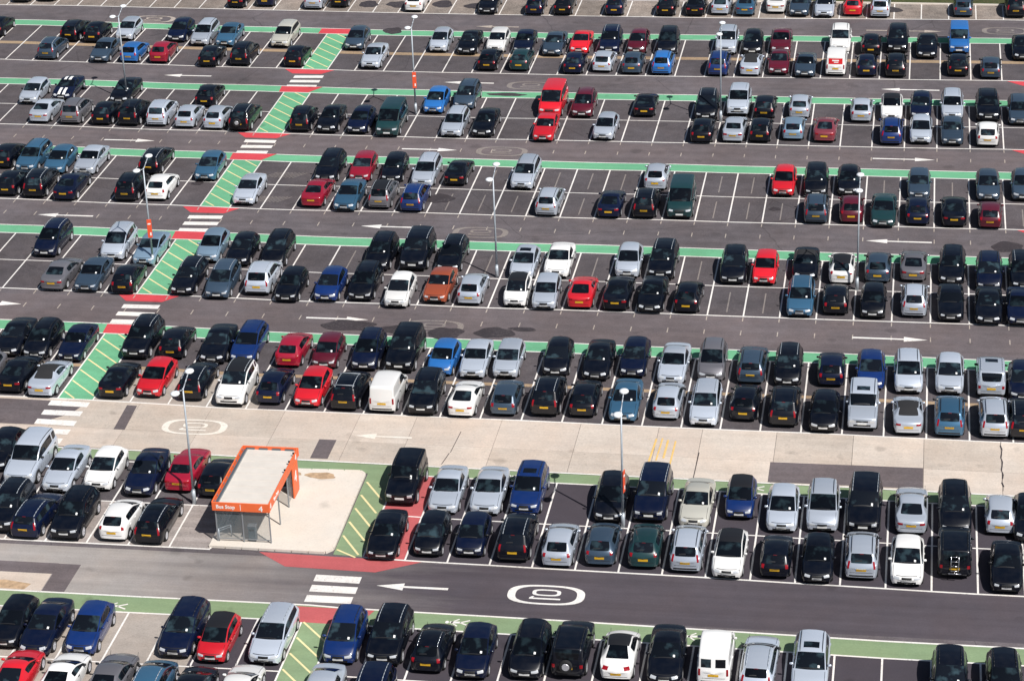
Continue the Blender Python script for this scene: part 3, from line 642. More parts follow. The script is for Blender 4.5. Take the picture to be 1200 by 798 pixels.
    bm.to_mesh(me); bm.free()
    o = bpy.data.objects.new('t', me); COL.objects.link(o)
    sm = o.modifiers.new('s', 'SUBSURF'); sm.levels = 1; sm.render_levels = 1
    dg = bpy.context.evaluated_depsgraph_get(); ev = bpy.data.meshes.new_from_object(o.evaluated_get(dg)); bpy.data.objects.remove(o)
    ev.update()
    vs = [v.co.copy() for v in ev.vertices]; nm = [v.normal.copy() for v in ev.vertices]
    polys = [(tuple(p.vertices), p.material_index) for p in ev.polygons]
    bvh = BVHTree.FromPolygons(vs, [p[0] for p in polys])
    parts = {}
    for k in range(10):
        fs = [p[0] for p in polys if p[1] == k]
        if not fs: continue
        used = sorted({i for f in fs for i in f}); mp = {u: i for i, u in enumerate(used)}
        nme = bpy.data.meshes.new('p'); nme.from_pydata([vs[u] for u in used], [], [tuple(mp[i] for i in f) for f in fs])
        nme.polygons.foreach_set('use_smooth', [True]*len(fs)); nme.update()
        try: nme.normals_split_custom_set_from_vertices([nm[u] for u in used])
        except Exception: pass
        parts[k] = nme
    return parts, bvh, (L, hw, H, xw1-L/2, xw2-L/2, wr_, xc-L/2, xr-L/2, xe-L/2, xg-L/2)
def decal(name, bvh, org, d, au, av, ru, rv, mat, nu=5, nv=4, off=.008, thick=.018, shape=None):
    """patch of a real thickness laid on the body: rays from org+au*u+av*v along d"""
    org = Vector(org); d = Vector(d).normalized(); au = Vector(au); av = Vector(av); P = []; ok = True
    for j in range(nv+1):
        for i in range(nu+1):
            u = lerp(ru[0], ru[1], i/nu); v = lerp(rv[0], rv[1], j/nv)
            if shape: u, v = shape(u, v, i/nu, j/nv)
            h = bvh.ray_cast(org+au*u+av*v, d)
            P.append(h[0] if h[0] else None)
    good = [p for p in P if p]
    if len(good) < len(P)*.5: return None
    avg = sum((p.dot(d) for p in good))/len(good)
    for k, p in enumerate(P):
        if p is None:
            j, i = divmod(k, nu+1); u = lerp(ru[0], ru[1], i/nu); v = lerp(rv[0], rv[1], j/nv); q = org+au*u+av*v; P[k] = q+d*(avg-q.dot(d))
    n = len(P); V = [tuple(p-d*off) for p in P]+[tuple(p+d*thick) for p in P]; F = []
    for j in range(nv):
        for i in range(nu):
            a = j*(nu+1)+i; F.append((a, a+1, a+nu+2, a+nu+1))
    ring = [i for i in range(nu+1)]+[(nu+1)*j+nu for j in range(1, nv+1)]+[(nu+1)*nv+i for i in range(nu-1, -1, -1)]+[(nu+1)*j for j in range(nv-1, 0, -1)]
    for a, b in zip(ring, ring[1:]+ring[:1]): F.append((b, a, a+n, b+n))
    me = mesh(name, V, F, mat, False)
    bm = bmesh.new(); bm.from_mesh(me); bmesh.ops.recalc_face_normals(bm, faces=bm.faces[:]); 
    f0 = bm.faces[:]; bm.faces.ensure_lookup_table()
    if bm.faces[0].normal.dot(d) > 0: bmesh.ops.reverse_faces(bm, faces=bm.faces[:])
    bm.to_mesh(me); bm.free(); return me
X = Vector((1, 0, 0)); Y = Vector((0, 1, 0)); Zv = Vector((0, 0, 1))
def tyre_mesh(r, wd):
    V = []; F = []; n = 18; prof = [(-wd/2, r*.70), (-wd/2, r*.93), (-wd*.38, r), (wd*.38, r), (wd/2, r*.93), (wd/2, r*.70)]
    for i in range(n):
        t = 2*math.pi*i/n
        V += [(x, q*math.cos(t), q*math.sin(t)) for x, q in prof]
    m = len(prof)
    for i in range(n):
        for j in range(m): F.append((i*m+j, i*m+(j+1) % m, ((i+1) % n)*m+(j+1) % m, ((i+1) % n)*m+j))
    me = mesh('wheel', V, F, C['tyre'], True); return me
def rim_mesh(r, wd):
    V = []; F = []; n = 15; ro = r*.70
    for s in (-1, 1):
        x = s*wd*.40; k = len(V)
        V.append((x*1.08, 0, 0))
        for i in range(n):
            t = 2*math.pi*i/n; V.append((x, ro*.9*math.cos(t), ro*.9*math.sin(t))); V.append((x*.45 if i % 3 == 0 else x, ro*.55*math.cos(t), ro*.55*math.sin(t))); V.append((x*1.15, ro*math.cos(t), ro*math.sin(t)))
        for i in range(n):
            a = k+1+3*i; b = k+1+3*((i+1) % n)
            F.append((k, a+1, b+1))
            F.append((a+1, a, b, b+1)); F.append((a, a+2, b+2, b))
    return mesh('rim', V, F, C['rim'])
KIT = {}
def build_kit(tp):
    parts, bvh, (L, hw, H, yw1, yw2, wr_, yc, yr, ye, yg) = hull(tp)
    tq = tp; tp = CLS.get(tp, tp)
    K = []      # (name, mesh, matkey, loc, parent index)
    pn = {0: ('body', 'paint'), 1: ('roof', 'roof'), 2: ('windscreen', 'glass'), 3: ('rear_window', 'rearglass'), 4: ('side_window', 'glass'), 5: ('side_window', 'glass'), 6: ('side_window', 'glass'), 7: ('side_window', 'glass'), 8: ('door_pillar', 'trimmat'), 9: ('door_pillar', 'trimmat')}
    for k, me in parts.items():
        nm, mk = pn[k]; me.name = tp+'_'+nm; me.materials.append(C['glass']); K.append((nm, me, mk, (0, 0, 0), None))
    bi = 0
    V = []; F = []; boxdata(0, 0, .33, hw*1.72, L-.5, .30, V, F); boxdata(0, (yw1+yw2)/2, .5, hw*1.5, (yw2-yw1), .5, V, F)
    K.append(('underbody', mesh('underbody', V, F, C['under']), None, (0, 0, 0), None))
    tw = .205 if tp not in 'gwb' else .24
    tm = tyre_mesh(wr_, tw); rm = rim_mesh(wr_, tw)
    for s in (-1, 1):
        for yw in (yw1, yw2):
            K.append(('wheel', tm, None, (s*(hw-.125), yw, wr_), None)); K.append(('rim', rm, None, (0, 0, 0), len(K)-1))
    boxy = tp in 'gbvw'; rv_ = {'q': .85, 'z': 1.25, 'y': .8, 'u': 1.2}.get(tq, 1)
    zl = .60 if tp not in 'xgbvw' else (.76 if tp != 'v' else .70)
    hl = (.10, .06) if tp not in 'bg' else (.09, .08)
    for s in (-1, 1):
        d = Vector((-s*(.5 if not boxy else .25), 1, 0)).normalized(); u = Vector((d.y, -d.x, 0))
        yfront = -L/2
        ctr = Vector((s*(hw*.66), yfront, zl+.0))
        sh = lambda uu, vv, a, b, s=s: (uu, vv+.10*uu*s)
        h = decal('headlight', bvh, ctr-d*1.0, d, u, Zv, (-hl[0]*1.5*rv_, hl[0]*1.5*rv_), (-hl[1], hl[1]*rv_), C['lamp'], shape=sh)
        if h: K.append(('headlight', h, None, (0, 0, 0), None))
        d = Vector((-s*(.35 if not boxy else .12), -1, 0)).normalized(); u = Vector((-d.y, d.x, 0))
        tall = tp in 'hcmexgvwb'
        zt_ = {'h': .86, 'c': .84, 'm': .98, 'e': .92, 'x': .98, 'g': 1.02, 'b': .84, 'v': .9, 'w': .95}.get(tp, .80)
        tu, tv = ((.078, .095) if tp not in 'megxvw' else (.055, .18)) if tall else (.15, .06)
        ctr = Vector((s*(hw*(.80 if tall else .70)), L/2, zt_))
        h = decal('tail_light', bvh, ctr-d*1.0, d, u, Zv, (-tu, tu), (-tv/rv_ if tq != 'z' else -.02, tv*(1 if tq != 'z' else 1.6)), C['tail'], nv=6)
        if h: K.append(('tail_light', h, None, (0, 0, 0), None))
    g = decal('grille', bvh, (0, -L, zl+.0), Y, X, Zv, (-.34 if boxy else -.26, .34 if boxy else .26), (-.065, .05), C['mesh'])
    if g: K.append(('grille', g, None, (0, 0, 0), None))
    g = decal('lower_grille', bvh, (0, -L, .36 if tp not in 'xgb' else .5), Y, X, Zv, (-hw*.55, hw*.55), (-.06, .05), C['mesh'])
    if g: K.append(('lower_grille', g, None, (0, 0, 0), None))
    g = decal('number_plate', bvh, (0, -L, .46 if tp not in 'xgb' else .60), Y, X, Zv, (-.26, .26), (-.055, .055), C['plate_w'], off=.02)
    if g: K.append(('number_plate', g, None, (0, 0, 0), None))
    zp = {'s': .70, 'o': .62, 'k': .62, 'l': .55, 'h': .66, 'c': .62}.get(tp, .74)
    g = decal('number_plate', bvh, (0, L, zp), -Y, X, Zv, (-.26, .26), (-.058, .058), C['plate_y'], off=.02)
    if g: K.append(('number_plate', g, None, (0, 0, 0), None))
    g = decal('rear_bumper_strip', bvh, (0, L, .40), -Y, X, Zv, (-hw*.7, hw*.7), (-.05, .04), C['trim'])
    if g and tp in 'xgbmvw': K.append(('bumper_strip', g, None, (0, 0, 0), None))
    # wipers at the foot of the windscreen
    g = decal('wiper', bvh, (0, yc+.07, 3), -Zv, X, Y, (-hw*.62, hw*.45), (-.02, .02), C['trim'], nu=8, nv=1, off=.015)
    if g: K.append(('wiper', g, None, (0, 0, 0), None))
    g = decal('paper_ticket', bvh, (hw*.45, lerp(yc, yr, .22), 3), -Zv, X, Y, (-.05, .05), (-.06, .06), C['paper'], nu=1, nv=1, off=.006)
    if g: K.append(('ticket', g, None, (0, 0, 0), None))
    zm = {'x': 1.16, 'g': 1.2, 'b': 1.18, 'v': 1.14, 'w': 1.22, 'm': 1.08}.get(tp, .98)
    for s in (-1, 1):
        V = []; F = []; boxdata(s*(hw+.015), 0, 0, .19, .10, .13, V, F); boxdata(s*(hw-.11), .01, -.04, .12, .05, .04, V, F)
        K.append(('wing_mirror', bevel_mesh(mesh('wing_mirror', V, F, C['trim'], True), .03, 1), 'mirror', (0, yc+.42, zm), None))
    # door shut lines and handles on both flanks
    for s in (-1, 1):
        for yy in ([lerp(yr, ye, .36)-.02, yc+.22] + ([lerp(yr, ye, .92)] if tp not in 'kol' else [])):
            g = decal('door_seam', bvh, (s*3, yy, .66), Vector((-s, 0, 0)), Y, Zv, (-.008, .008), (-.27, .20), C['trim'], nu=1, nv=3, off=.004, thick=.01)
            if g: K.append(('door_seam', g, None, (0, 0, 0), None))
    for s in (-1, 1):
        for yy in (lerp(yr, ye, .30), lerp(yr, ye, .80)) if tp not in 'kolv' else (lerp(yr, ye, .5),):
            g = decal('door_handle', bvh, (s*3, yy, .84 if tp not in 'xgbwv' else .98), Vector((-s, 0, 0)), Y, Zv, (-.09, .09), (-.018, .018), C['trim'], nu=1, nv=1, off=.03, thick=.01)
            if g: K.append(('door_handle', g, 'mirror', (0, 0, 0), None))
    for ax, ru in ((Y, (-L/2+.16, yc-.06)),):
        for s in (-1, 1):
            g = decal('bonnet_seam', bvh, (s*hw*.80, 0, 3), -Zv, X, Y, (-.009, .009), ru, C['trim'], nu=1, nv=8, off=.004, thick=.01)
            if g: K.append(('bonnet_seam', g, None, (0, 0, 0), None))
    g = decal('bonnet_seam', bvh, (0, -L, zl+.10), Y, X, Zv, (-hw*.62, hw*.62), (-.009, .009), C['trim'], nu=8, nv=1, off=.004, thick=.01)
    if g: K.append(('bonnet_seam', g, None, (0, 0, 0), None))
    g = decal('tailgate_seam', bvh, (0, L, zp-.16), -Y, X, Zv, (-hw*.66, hw*.66), (-.010, .010), C['trim'], nu=8, nv=1, off=.004, thick=.01)
    if g: K.append(('tailgate_seam', g, None, (0, 0, 0), None))
    if tp in 'hcmex':
        g = decal('rear_wiper', bvh, (0, lerp(ye, yg, .75), 3), -Zv, X, Y, (-.03, .34), (-.016, .016), C['trim'], nu=4, nv=1, off=.014)
        if g: K.append(('rear_wiper', g, None, (0, 0, 0), None))
        g = decal('brake_light', bvh, (0, lerp(ye, yg, .06), 3), -Zv, X, Y, (-.10, .10), (-.012, .012), C['dimred'], nu=2, nv=1, off=.012)
        if g: K.append(('brake_light', g, None, (0, 0, 0), None))
    extra = {}
    if tp in 'exgmb':
        for s in (-1, 1):
            P = []
            for k in range(7):
                yy = lerp(yr+.12, ye-.08, k/6); h = bvh.ray_cast(Vector((s*hw*(.60 if tp not in 'gb' else .72), yy, 3)), -Zv); P.append(h[0]+Zv*(.04 if 0 < k < 6 else .0))
            K.append(('roof_rail', tubes('roof_rail', [(P[i], P[i+1], .018, .018) for i in range(6)], C['trim'], 5), 'rail', (0, 0, 0), None))
    ym = lerp(yr, ye, .30)
    extra['sunroof'] = [('sunroof', decal('sunroof', bvh, (0, ym, 3), -Zv, X, Y, (-.38, .38), (-.25, .25), C['glass'], off=.006), None, (0, 0, 0), None)]
    extra['stripes'] = [('stripe', decal('stripe', bvh, (x, ya, 3), -Zv, X, Y, (-.11, .11), (-l, l), C['letter'], nu=1, nv=14, off=.004, thick=.004), None, (0, 0, 0), None) for x in (-.2, .2) for ya, l in ((-L/2+.62, .5), (lerp(yr, ye, .5), (ye-yr)/2))]
    if tp == 'b':
        V = []; F = []
        tubedata((0, 0, 0), (0, .2, 0), .33, .33, 16, V, F); sp = mesh('spare_wheel', V, F, C['tyre']); bevel_mesh(sp, .02)
        V = []; F = []; tubedata((0, .2, 0), (0, .23, 0), .2, .18, 12, V, F); rimm = mesh('rim', V, F, C['rim'])
    else:
        V = []; F = []; tubedata((0, 0, 0), (0, .19, 0), .32, .32, 16, V, F); sp = mesh('spare_wheel', V, F, C['tyre']); bevel_mesh(sp, .02)
        V = []; F = []; tubedata((0, .19, 0), (0, .215, 0), .17, .15, 12, V, F); rimm = mesh('rim', V, F, C['rim'])
    extra['spare'] = [('spare_wheel', sp, None, (0.05, L/2-.03, .92), None), ('rim', rimm, None, (0, 0, 0), -1)]
    seg = []
    for x in (-.2, .2): seg.append(((x, 0, .0), (x, -.12, .85), .025, .025))
    for k in range(4): seg.append(((-.2, -.04*k, .05+.26*k), (.2, -.04*k, .05+.26*k), .022, .022))
    seg.append(((-.34, .06, -.08), (.34, .06, -.08), .035, .035)); seg.append(((0, -.1, 0), (0, .06, -.08), .03, .03))
    extra['ladder'] = [('ladder_rack', tubes('ladder_rack', seg, C['chrome'], 6), None, (0, L/2+.08, .62), None)]
    yb_ = lerp(yr, ye, .93); hz = bvh.ray_cast(Vector((0, yb_, 3)), -Zv)[0].z+.07
    extra['rack'] = [('roof_bar', tubes('roof_bar', [((-hw*.72, y_, hz), (hw*.72, y_, hz), .022, .022) for y_ in (yb_,)]+[((s*hw*.66, yb_, hz-.12), (s*hw*.66, yb_, hz), .02, .02) for s in (-1, 1)], C['pole'], 6), None, (0, 0, 0), None),
                     ('roof_bar', tubes('roof_bar', [((-hw*.72, yr+.25, hz), (hw*.72, yr+.25, hz), .022, .022)]+[((s*hw*.66, yr+.25, hz-.10), (s*hw*.66, yr+.25, hz), .02, .02) for s in (-1, 1)], C['pole'], 6), None, (0, 0, 0), None)]
    rr = []
    for s in (-1, 1):
        P = [bvh.ray_cast(Vector((s*hw*.58, lerp(yr+.1, ye-.05, k/6), 3)), -Zv)[0]+Zv*(.045 if 0 < k < 6 else 0) for k in range(7)]
        rr.append(('roof_rail', tubes('roof_rail', [(P[i], P[i+1], .024, .024) for i in range(6)], C['chrome'], 5), None, (0, 0, 0), None))
    extra['rack2'] = rr
    if tp == 'v':
        extra['windows'] = [('rear_window', decal('rear_window', bvh, (x, L, 1.38), -Y, X, Zv, (-.25, .25), (-.21, .21), C['glass'], off=.012), None, (0, 0, 0), None) for x in (-.36, .36)]
        extra['panel'] = [('red_panel', decal('red_panel', bvh, (0, L, 1.36), -Y, X, Zv, (-.58, .58), (-.23, .23), C['redpanel'], off=.012), None, (0, 0, 0), None),
                          ('emblem', decal('emblem', bvh, (0, L, 1.42), -Y, X, Zv, (-.28, .28), (-.05, .05), C['letter'], off=.02, thick=.02), None, (0, 0, 0), None),
                          ('emblem', decal('emblem', bvh, (-.05, L, 1.28), -Y, X, Zv, (-.18, .18), (-.03, .03), C['letter'], off=.02, thick=.02), None, (0, 0, 0), None)]
    KIT[tq] = (K, extra, L)
for tp in SPEC: build_kit(tp)
def place(root, kit, pm, roofm, rg, mir, rail):
    obs = []
    for nm, me, mk, loc, par in kit:
        if me is None: obs.append(None); continue
        o = bpy.data.objects.new(nm, me); COL.objects.link(o); o.location = loc
        o.parent = root if par is None else obs[par]
        mm = {'paint': pm, 'roof': roofm, 'glass': C['glass'], 'rearglass': rg, 'mirror': mir, 'rail': rail, 'trimmat': C['trim']}.get(mk)
        if mm: o.material_slots[0].link = 'OBJECT'; o.material_slots[0].material = mm
        obs.append(o)
CAT = dict(v='van', w='minibus', x='off-roader', g='off-roader', b='off-roader')
KIND = dict(v='parked_van', w='parked_minibus', x='parked_suv', g='parked_suv', b='parked_suv')
GRP = dict(v='vans parked in the bays', w='minibuses parked in the bays', x='off-roaders parked in the bays', g='off-roaders parked in the bays', b='off-roaders parked in the bays')
def make_car(ln, x, y, code, ex, lab):
    col, tp, di = code; rnd = random.Random(int(round(x*100)*7919+round(y*100)))
    tq = rnd.choice(VARIANT[tp]) if tp in VARIANT else tp; K, extra, L = KIT[tq]
    s = rnd.uniform(.975, 1.025); sz = rnd.uniform(.97, 1.03); sw = rnd.uniform(.98, 1.02)
    rz = math.radians(rnd.gauss(0, .8))
    r = empty(KIND.get(tp, 'parked_car'), (x, y+L*s/2, 0.012), rz+(math.pi if di == 'r' else 0)); r.scale = (sw, s, sz)
    tag(r, lab, CAT.get(tp, 'car'), GRP.get(tp, 'cars parked in the bays'))
    pm = PAINT[col]; roofm = C['trim'] if ('roofdark' in ex or 'glassroof' in ex) else pm; rg = C['glass']
    if tp == 'o': roofm = rg = C['cloth']
    if tp == 'l': roofm = C['trim']
    if tp == 'v' : rg = pm
    mir = pm if rnd.random() < .7 else C['trim']; rail = C['trim'] if rnd.random() < .6 else C['pole']
    kit = [k for k in K]
    if rnd.random() < .45: kit = [k for k in kit if k[0] != 'ticket']
    place(r, kit, pm, roofm, rg, mir, rail)
    for e in ex:
        if e in ('roofdark', 'glassroof'): continue
        e2 = 'ladder' if (e == 'rack' and tp == 'b') else e
        if e2 in extra:
            obs = []
            for nm, me, mk, loc, par in extra[e2]:
                if me is None: continue
                o = bpy.data.objects.new(nm, me); COL.objects.link(o); o.location = loc; o.parent = r if par is None else obs[par]; obs.append(o)
    return r
# ---------------------------------------------------------------- the ground and its markings
def sheet(name, poly, z, mat, thick=0, kind='structure', parent=None):
    n = len(poly)
    a = sum(poly[i][0]*poly[(i+1) % n][1]-poly[(i+1) % n][0]*poly[i][1] for i in range(n))
    if a < 0: poly = poly[::-1]
    V = [(x, y, z) for x, y in poly]; F = [tuple(range(n))]
    if thick:
        V += [(x, y, z-thick) for x, y in poly]
        F += [((i+1) % n, i, i+n, (i+1) % n+n) for i in range(n)]
    o = add(name, mesh(name, V, F, mat), parent)
    if not parent: tag(o, kind=kind)
    return o
def rect(x0, y0, x1, y1): return [(x0, y0), (x1, y0), (x1, y1), (x0, y1)]
def quads(name, qs, z, mat, parent=None, jitter=0):
    V = []; F = []
    for q in qs:
        a = sum(q[i][0]*q[(i+1) % len(q)][1]-q[(i+1) % len(q)][0]*q[i][1] for i in range(len(q)))
        q = q if a > 0 else q[::-1]; k = len(V)
        V += [(x+random.uniform(-jitter, jitter), y+random.uniform(-jitter, jitter), z) for x, y in q]; F.append(tuple(range(k, k+len(q))))
    o = add(name, mesh(name, V, F, mat), parent)
    if not parent: tag(o, kind='structure')
    return o
def strip_q(p, q, w):
    dx, dy = q[0]-p[0], q[1]-p[1]; l = math.hypot(dx, dy); nx, ny = -dy/l*w/2, dx/l*w/2
    return [(p[0]-nx, p[1]-ny), (q[0]-nx, q[1]-ny), (q[0]+nx, q[1]+ny), (p[0]+nx, p[1]+ny)]
def poly_line(P, w):
    """one strip with mitred ends along a polyline of points with rising x"""
    return [[(a[0], a[1]-w/2), (b[0], b[1]-w/2), (b[0], b[1]+w/2), (a[0], a[1]+w/2)] for a, b in zip(P, P[1:])]
def off(P, d): return [(x, y+d) for x, y in P]
def band(P, d0, d1): return [(x, y+d0) for x, y in P]+[(x, y+d1) for x, y in P[::-1]]
add('ground', mesh('ground', [(-1500, -600, 0), (1500, -600, 0), (1500, 2600, 0), (-1500, 2600, 0)], [(0, 1, 2, 3)], G['tarmac']))['kind'] = 'structure'
WX = (-51.88, -49.38)            # the diagonal walkway: one bay wide through blocks 1 to 5
wb = {}                          # which bays are walkway
bottoms = {}
for k in range(6): bottoms[k] = D[k]
P7 = off(D[7], -9.6)
# bay surfaces
def xcut(P, x0, x1):
    def y(x):
        for a, b in zip(P, P[1:]):
            if a[0] <= x <= b[0]: return lerp(a[1], b[1], (x-a[0])/(b[0]-a[0]))
        return P[0][1] if x < P[0][0] else P[-1][1]
    return [(x0, y(x0))]+[p for p in P if x0 < p[0] < x1]+[(x1, y(x1))]
for k in (1, 2, 3, 4): sheet('parking_bays', band(D[k], 0, 9.6), .004, G['bay'])
sheet('parking_bays', band(D[0], 0, 4.8), .004, G['top'])
x0, x1 = D[5][0][0], D[5][-1][0]
sheet('parking_bays', band(xcut(D[5], x0, -49.4), 0, 9.6), .004, G['bay'])
sheet('parking_bays', band(xcut(D[5], -49.4, x1), 4.8, 9.6), .004, G['bay'])
sheet('parking_bays', band(xcut(D[5], -49.4, -38.9), 0, 4.8), .004, G['pale'])
sheet('parking_bays', band(xcut(D[5], -38.9, x1), 0, 4.8), .004, G['bay'])
sheet('parking_bays', band(D['6l'], 4.78, 9.55), .004, G['bay'])
sheet('parking_bays', band(D['6l'], 0, 4.78), .004, G['worn'])
sheet('parking_bays', band(D['6r'], 0, 9.55), .004, G['darkbay'])
sheet('parking_bays', band(xcut(P7, P7[0][0], -35.2), 0, 9.6), .004, G['pale'])
sheet('parking_bays', band(xcut(P7, -35.2, P7[-1][0]), 0, 9.6), .004, G['darkbay'])
# aisles: newer tarmac at the right of the near aisle, worn pale tarmac at its left
def y7(x): return 107.1
sheet('aisle', rect(-75, 107.2, 25, 112.1), .003, G['near'])
for y0_, y1_ in ((140.75, 145.2), (156.5, 161.1), (172.3, 176.8), (188.1, 192.5), (203.8, 208.5)):
    sheet('aisle', rect(-100, y0_, 25, y1_), .002, G['patch'] if y0_ in (140.75, 172.3) else G['tarmac'])
quads('tarmac_patch', [rect(-75, 109.15, -45.0, 110.25), rect(-45.0, 107.3, -43.75, 110.22)], .009, G['patch'])
sheet('concrete_patch', rect(-48.6, 107.35, -45.05, 109.12), .008, G['concrete'])
sheet('dirt_patch', [(-48.3, 107.45), (-46, 107.4), (-45.8, 108.0), (-47.4, 108.3), (-48.4, 108.1)], .012, C['dirt'])
# the concrete road: slabs laid in two rows with open joints
road = empty('concrete_road', (0, 0, 0)); tag(road, kind='structure')
xs_ = [-60.2, -55.6, -51, -46.3, -41.7, -37.1, -32.4, -28.9, -23.7, -18.9, -14.2, -11.6, -7.2, -2.7, 1.4, 5.82, 10.4, 15, 19.6, 24.2]
def ylow(x): return interp([(-60, 122.95), (-50, 123.75), (-35, 123.25), (-7, 122.95), (20, 122.45)], x)
def yup(x): return interp([(p[0], p[1]) for p in D[5]], x)-.08
cache_mats = [G['concrete'], ground_mat('concrete_lighter', srgb(199, 187, 175), srgb(176, 167, 156), .09, .07, cover=.55), ground_mat('concrete_darker', srgb(187, 175, 163), srgb(165, 155, 144), .1, .08, cover=.54)]
for a, b in zip(xs_, xs_[1:]):
    for r in range(2):
        g_ = .012
        ym = lambda x: lerp(ylow(x), yup(x), .415)
        lo = (lambda x: ylow(x)) if r == 0 else (lambda x: ym(x)+g_)
        hi = (lambda x: ym(x)-g_) if r == 0 else (lambda x: yup(x))
        z = .03+random.uniform(-.003, .003); q = [(a+g_, lo(a)), (b-g_, lo(b)), (b-g_, hi(b)), (a+g_, hi(a))]
        sheet('slab', q, z, random.choice(cache_mats), .03, parent=road)
quads('crack', [strip_q((5.84+.05*math.sin(i*2.1), 123.1+i*.5), (5.84+.05*math.sin(i*2.1+2.1), 123.6+i*.5), .02+.07*abs(math.sin(i*1.7))) for i in range(12)]+[strip_q((-26.3, 123.4), (-26.1, 124.8), .05), strip_q((-26.05, 124.9), (-25.9, 127.6), .04), strip_q((-11.6, 123.1), (-11.55, 126.2), .05)], .042, G['dark_mark'])
quads('tarmac_patch', [[(-46.9, 126.02), (-46.2, 126.02), (-46.4, 129.2), (-47.05, 129.25)], [(-34.15, 123.45), (-33.1, 123.45), (-33.1, 125.85), (-34.15, 125.85)], [(-7.35, 122.98), (1.38, 122.96), (1.38, 125.45), (-7.35, 125.4)], [(-60, 126.2), (-52.0, 126.2), (-50.2, 127.8), (-49.6, 129.4), (-60, 129.6)]], .041, G['patch'])
quads('worn_yellow_marking', [strip_q((-14.42, 123.5), (-14.2, 127.7), .12), strip_q((-13.95, 125), (-13.85, 127.8), .10), strip_q((-13.55, 125.3), (-13.5, 127.6), .13), strip_q((-13.1, 124.5), (-13.05, 127.5), .10)], .043, G['yellow'])
# walkway strips beside each block, bay lines
def lines_for(P, name, depth=9.6, mid=4.8, skip=(), w=.10, two=True, half=False, midmat='white', cut=None):
    wq = []; 
    wq += poly_line(off(P, .0), .13)
    if two: wq += poly_line(off(P, depth), .12)
    for i, (x, y) in enumerate(P):
        wq.append([(x-w/2, y+.065), (x+w/2, y+.065), (x+w/2, y+depth-.06), (x-w/2, y+depth-.06)])
    quads('bay_line', wq, .014, G['white'])
    ml = []
    for i, (a, b) in enumerate(zip(P, P[1:])):
        if i in skip: continue
        ml += poly_line([(a[0]+w/2, a[1]+mid), (b[0]-w/2, b[1]+mid)], .10)
    if midmat == 'white': quads('bay_line', ml, .014, G['white'])
def bay_of(P, x): return next((i for i, (a, b) in enumerate(zip(P, P[1:])) if a[0] <= x < b[0]), -1)
W2 = {}
for k in range(1, 6):
    P = D[k]; wi = bay_of(P, -50.6); W2[k] = wi
    lines_for(P, k, skip=(wi,), midmat='white' if k in (2, 3, 4) else 'tan')
    if k in (1, 5):
        sheet('tan_joint', band(P, 4.55 if k == 5 else 4.3, 4.95 if k == 5 else 5.0), .012, G['tan'])
    sheet('green_walkway', band(P, 9.66, 11.02), .010, G['green']); quads('walkway_edge', poly_line(off(P, 11.08), .11), .014, G['white'])
    a, b = P[wi], P[wi+1]
    sheet('hatched_walkway', [(a[0]+.05, a[1]+.065), (b[0]-.05, b[1]+.065), (b[0]-.05, b[1]+9.54), (a[0]+.05, a[1]+9.54)], .016, G['green'])
    hq = []
    for i in range(7):
        y = a[1]+1.0+i*1.55; 
        p = (a[0]+.12, y); q = (b[0]-.12, y-2.0)
        if p[1] > a[1]+9.5: t = (p[1]-(a[1]+9.5))/2.0; p = (lerp(p[0], q[0], t), a[1]+9.5)
        if q[1] < a[1]+.1: t = (p[1]-(a[1]+.1))/(p[1]-q[1]); q = (lerp(p[0], q[0], t), a[1]+.1)
        hq.append(strip_q(p, q, .11))
    quads('hatch_line', hq, .021, G['cream'])
lines_for(D[0], 0, depth=4.8, mid=4.8, two=False)
lines_for(D['6l'], '6l', depth=9.55, mid=4.78)
lines_for(D['6r'], '6r', depth=9.55, mid=4.78)
i7 = bay_of(P7, -30)
lines_for(P7, 7, skip=(i7,))
# faint older markings inside the bays of two blocks
for k in (3, 4):
    P = D[k]; quads('old_bay_line', [strip_q((lerp(a[0], b[0], .52), a[1]+o_), (lerp(a[0], b[0], .52), a[1]+o_+3.2), .09) for a, b in zip(P, P[1:]) if a[0] > -40 for o_ in (.6, 5.6)], .013, G['ghost'])
for k, P in ((5, D[5]), (4, D[4]), (3, D[3]), (2, D[2])):
    if k == 5: continue
    quads('aisle_tick', [strip_q((x, y-.75), (x, y-.2), .07) for x, y in P]+[strip_q((x+.02, y-2.9), (x+.02, y-2.2), .07) for x, y in P], .013, G['faded'])
# walkway strips of the two near blocks
S6 = [(-62, 121.9), (-53, 122.3), (-44.4, 122.35), (-37.4, 122.0), (-26.5, 121.9), (-19.2, 121.80), (-5.2, 121.6), (4.6, 121.45), (20, 121.2)]
T6 = [(x, ylow(x)-.05) for x, _ in S6]
sheet('green_walkway', [(x, y) for x, y in S6]+[(x, y) for x, y in T6[::-1]], .010, G['sage']); quads('walkway_edge', poly_line(off(T6, -.06), .13), .046, G['white'])
P = D[7]
sheet('green_walkway', band(P, .06, 1.55), .010, G['sage']); quads('walkway_edge', poly_line(off(P, 1.6), .13), .014, G['white'])
a, b = P7[i7], P7[i7+1]
sheet('hatched_walkway', [(a[0]+.05, a[1]+.065), (b[0]-.05, b[1]+.065), (b[0]-.05, b[1]+9.54), (a[0]+.05, a[1]+9.54)], .016, G['sage'])
quads('hatch_line', [strip_q((a[0]+.12, y), (b[0]-.12, y-1.75), .11) for y in [a[1]+2.0+i*1.5 for i in range(6)]], .021, G['cream'])
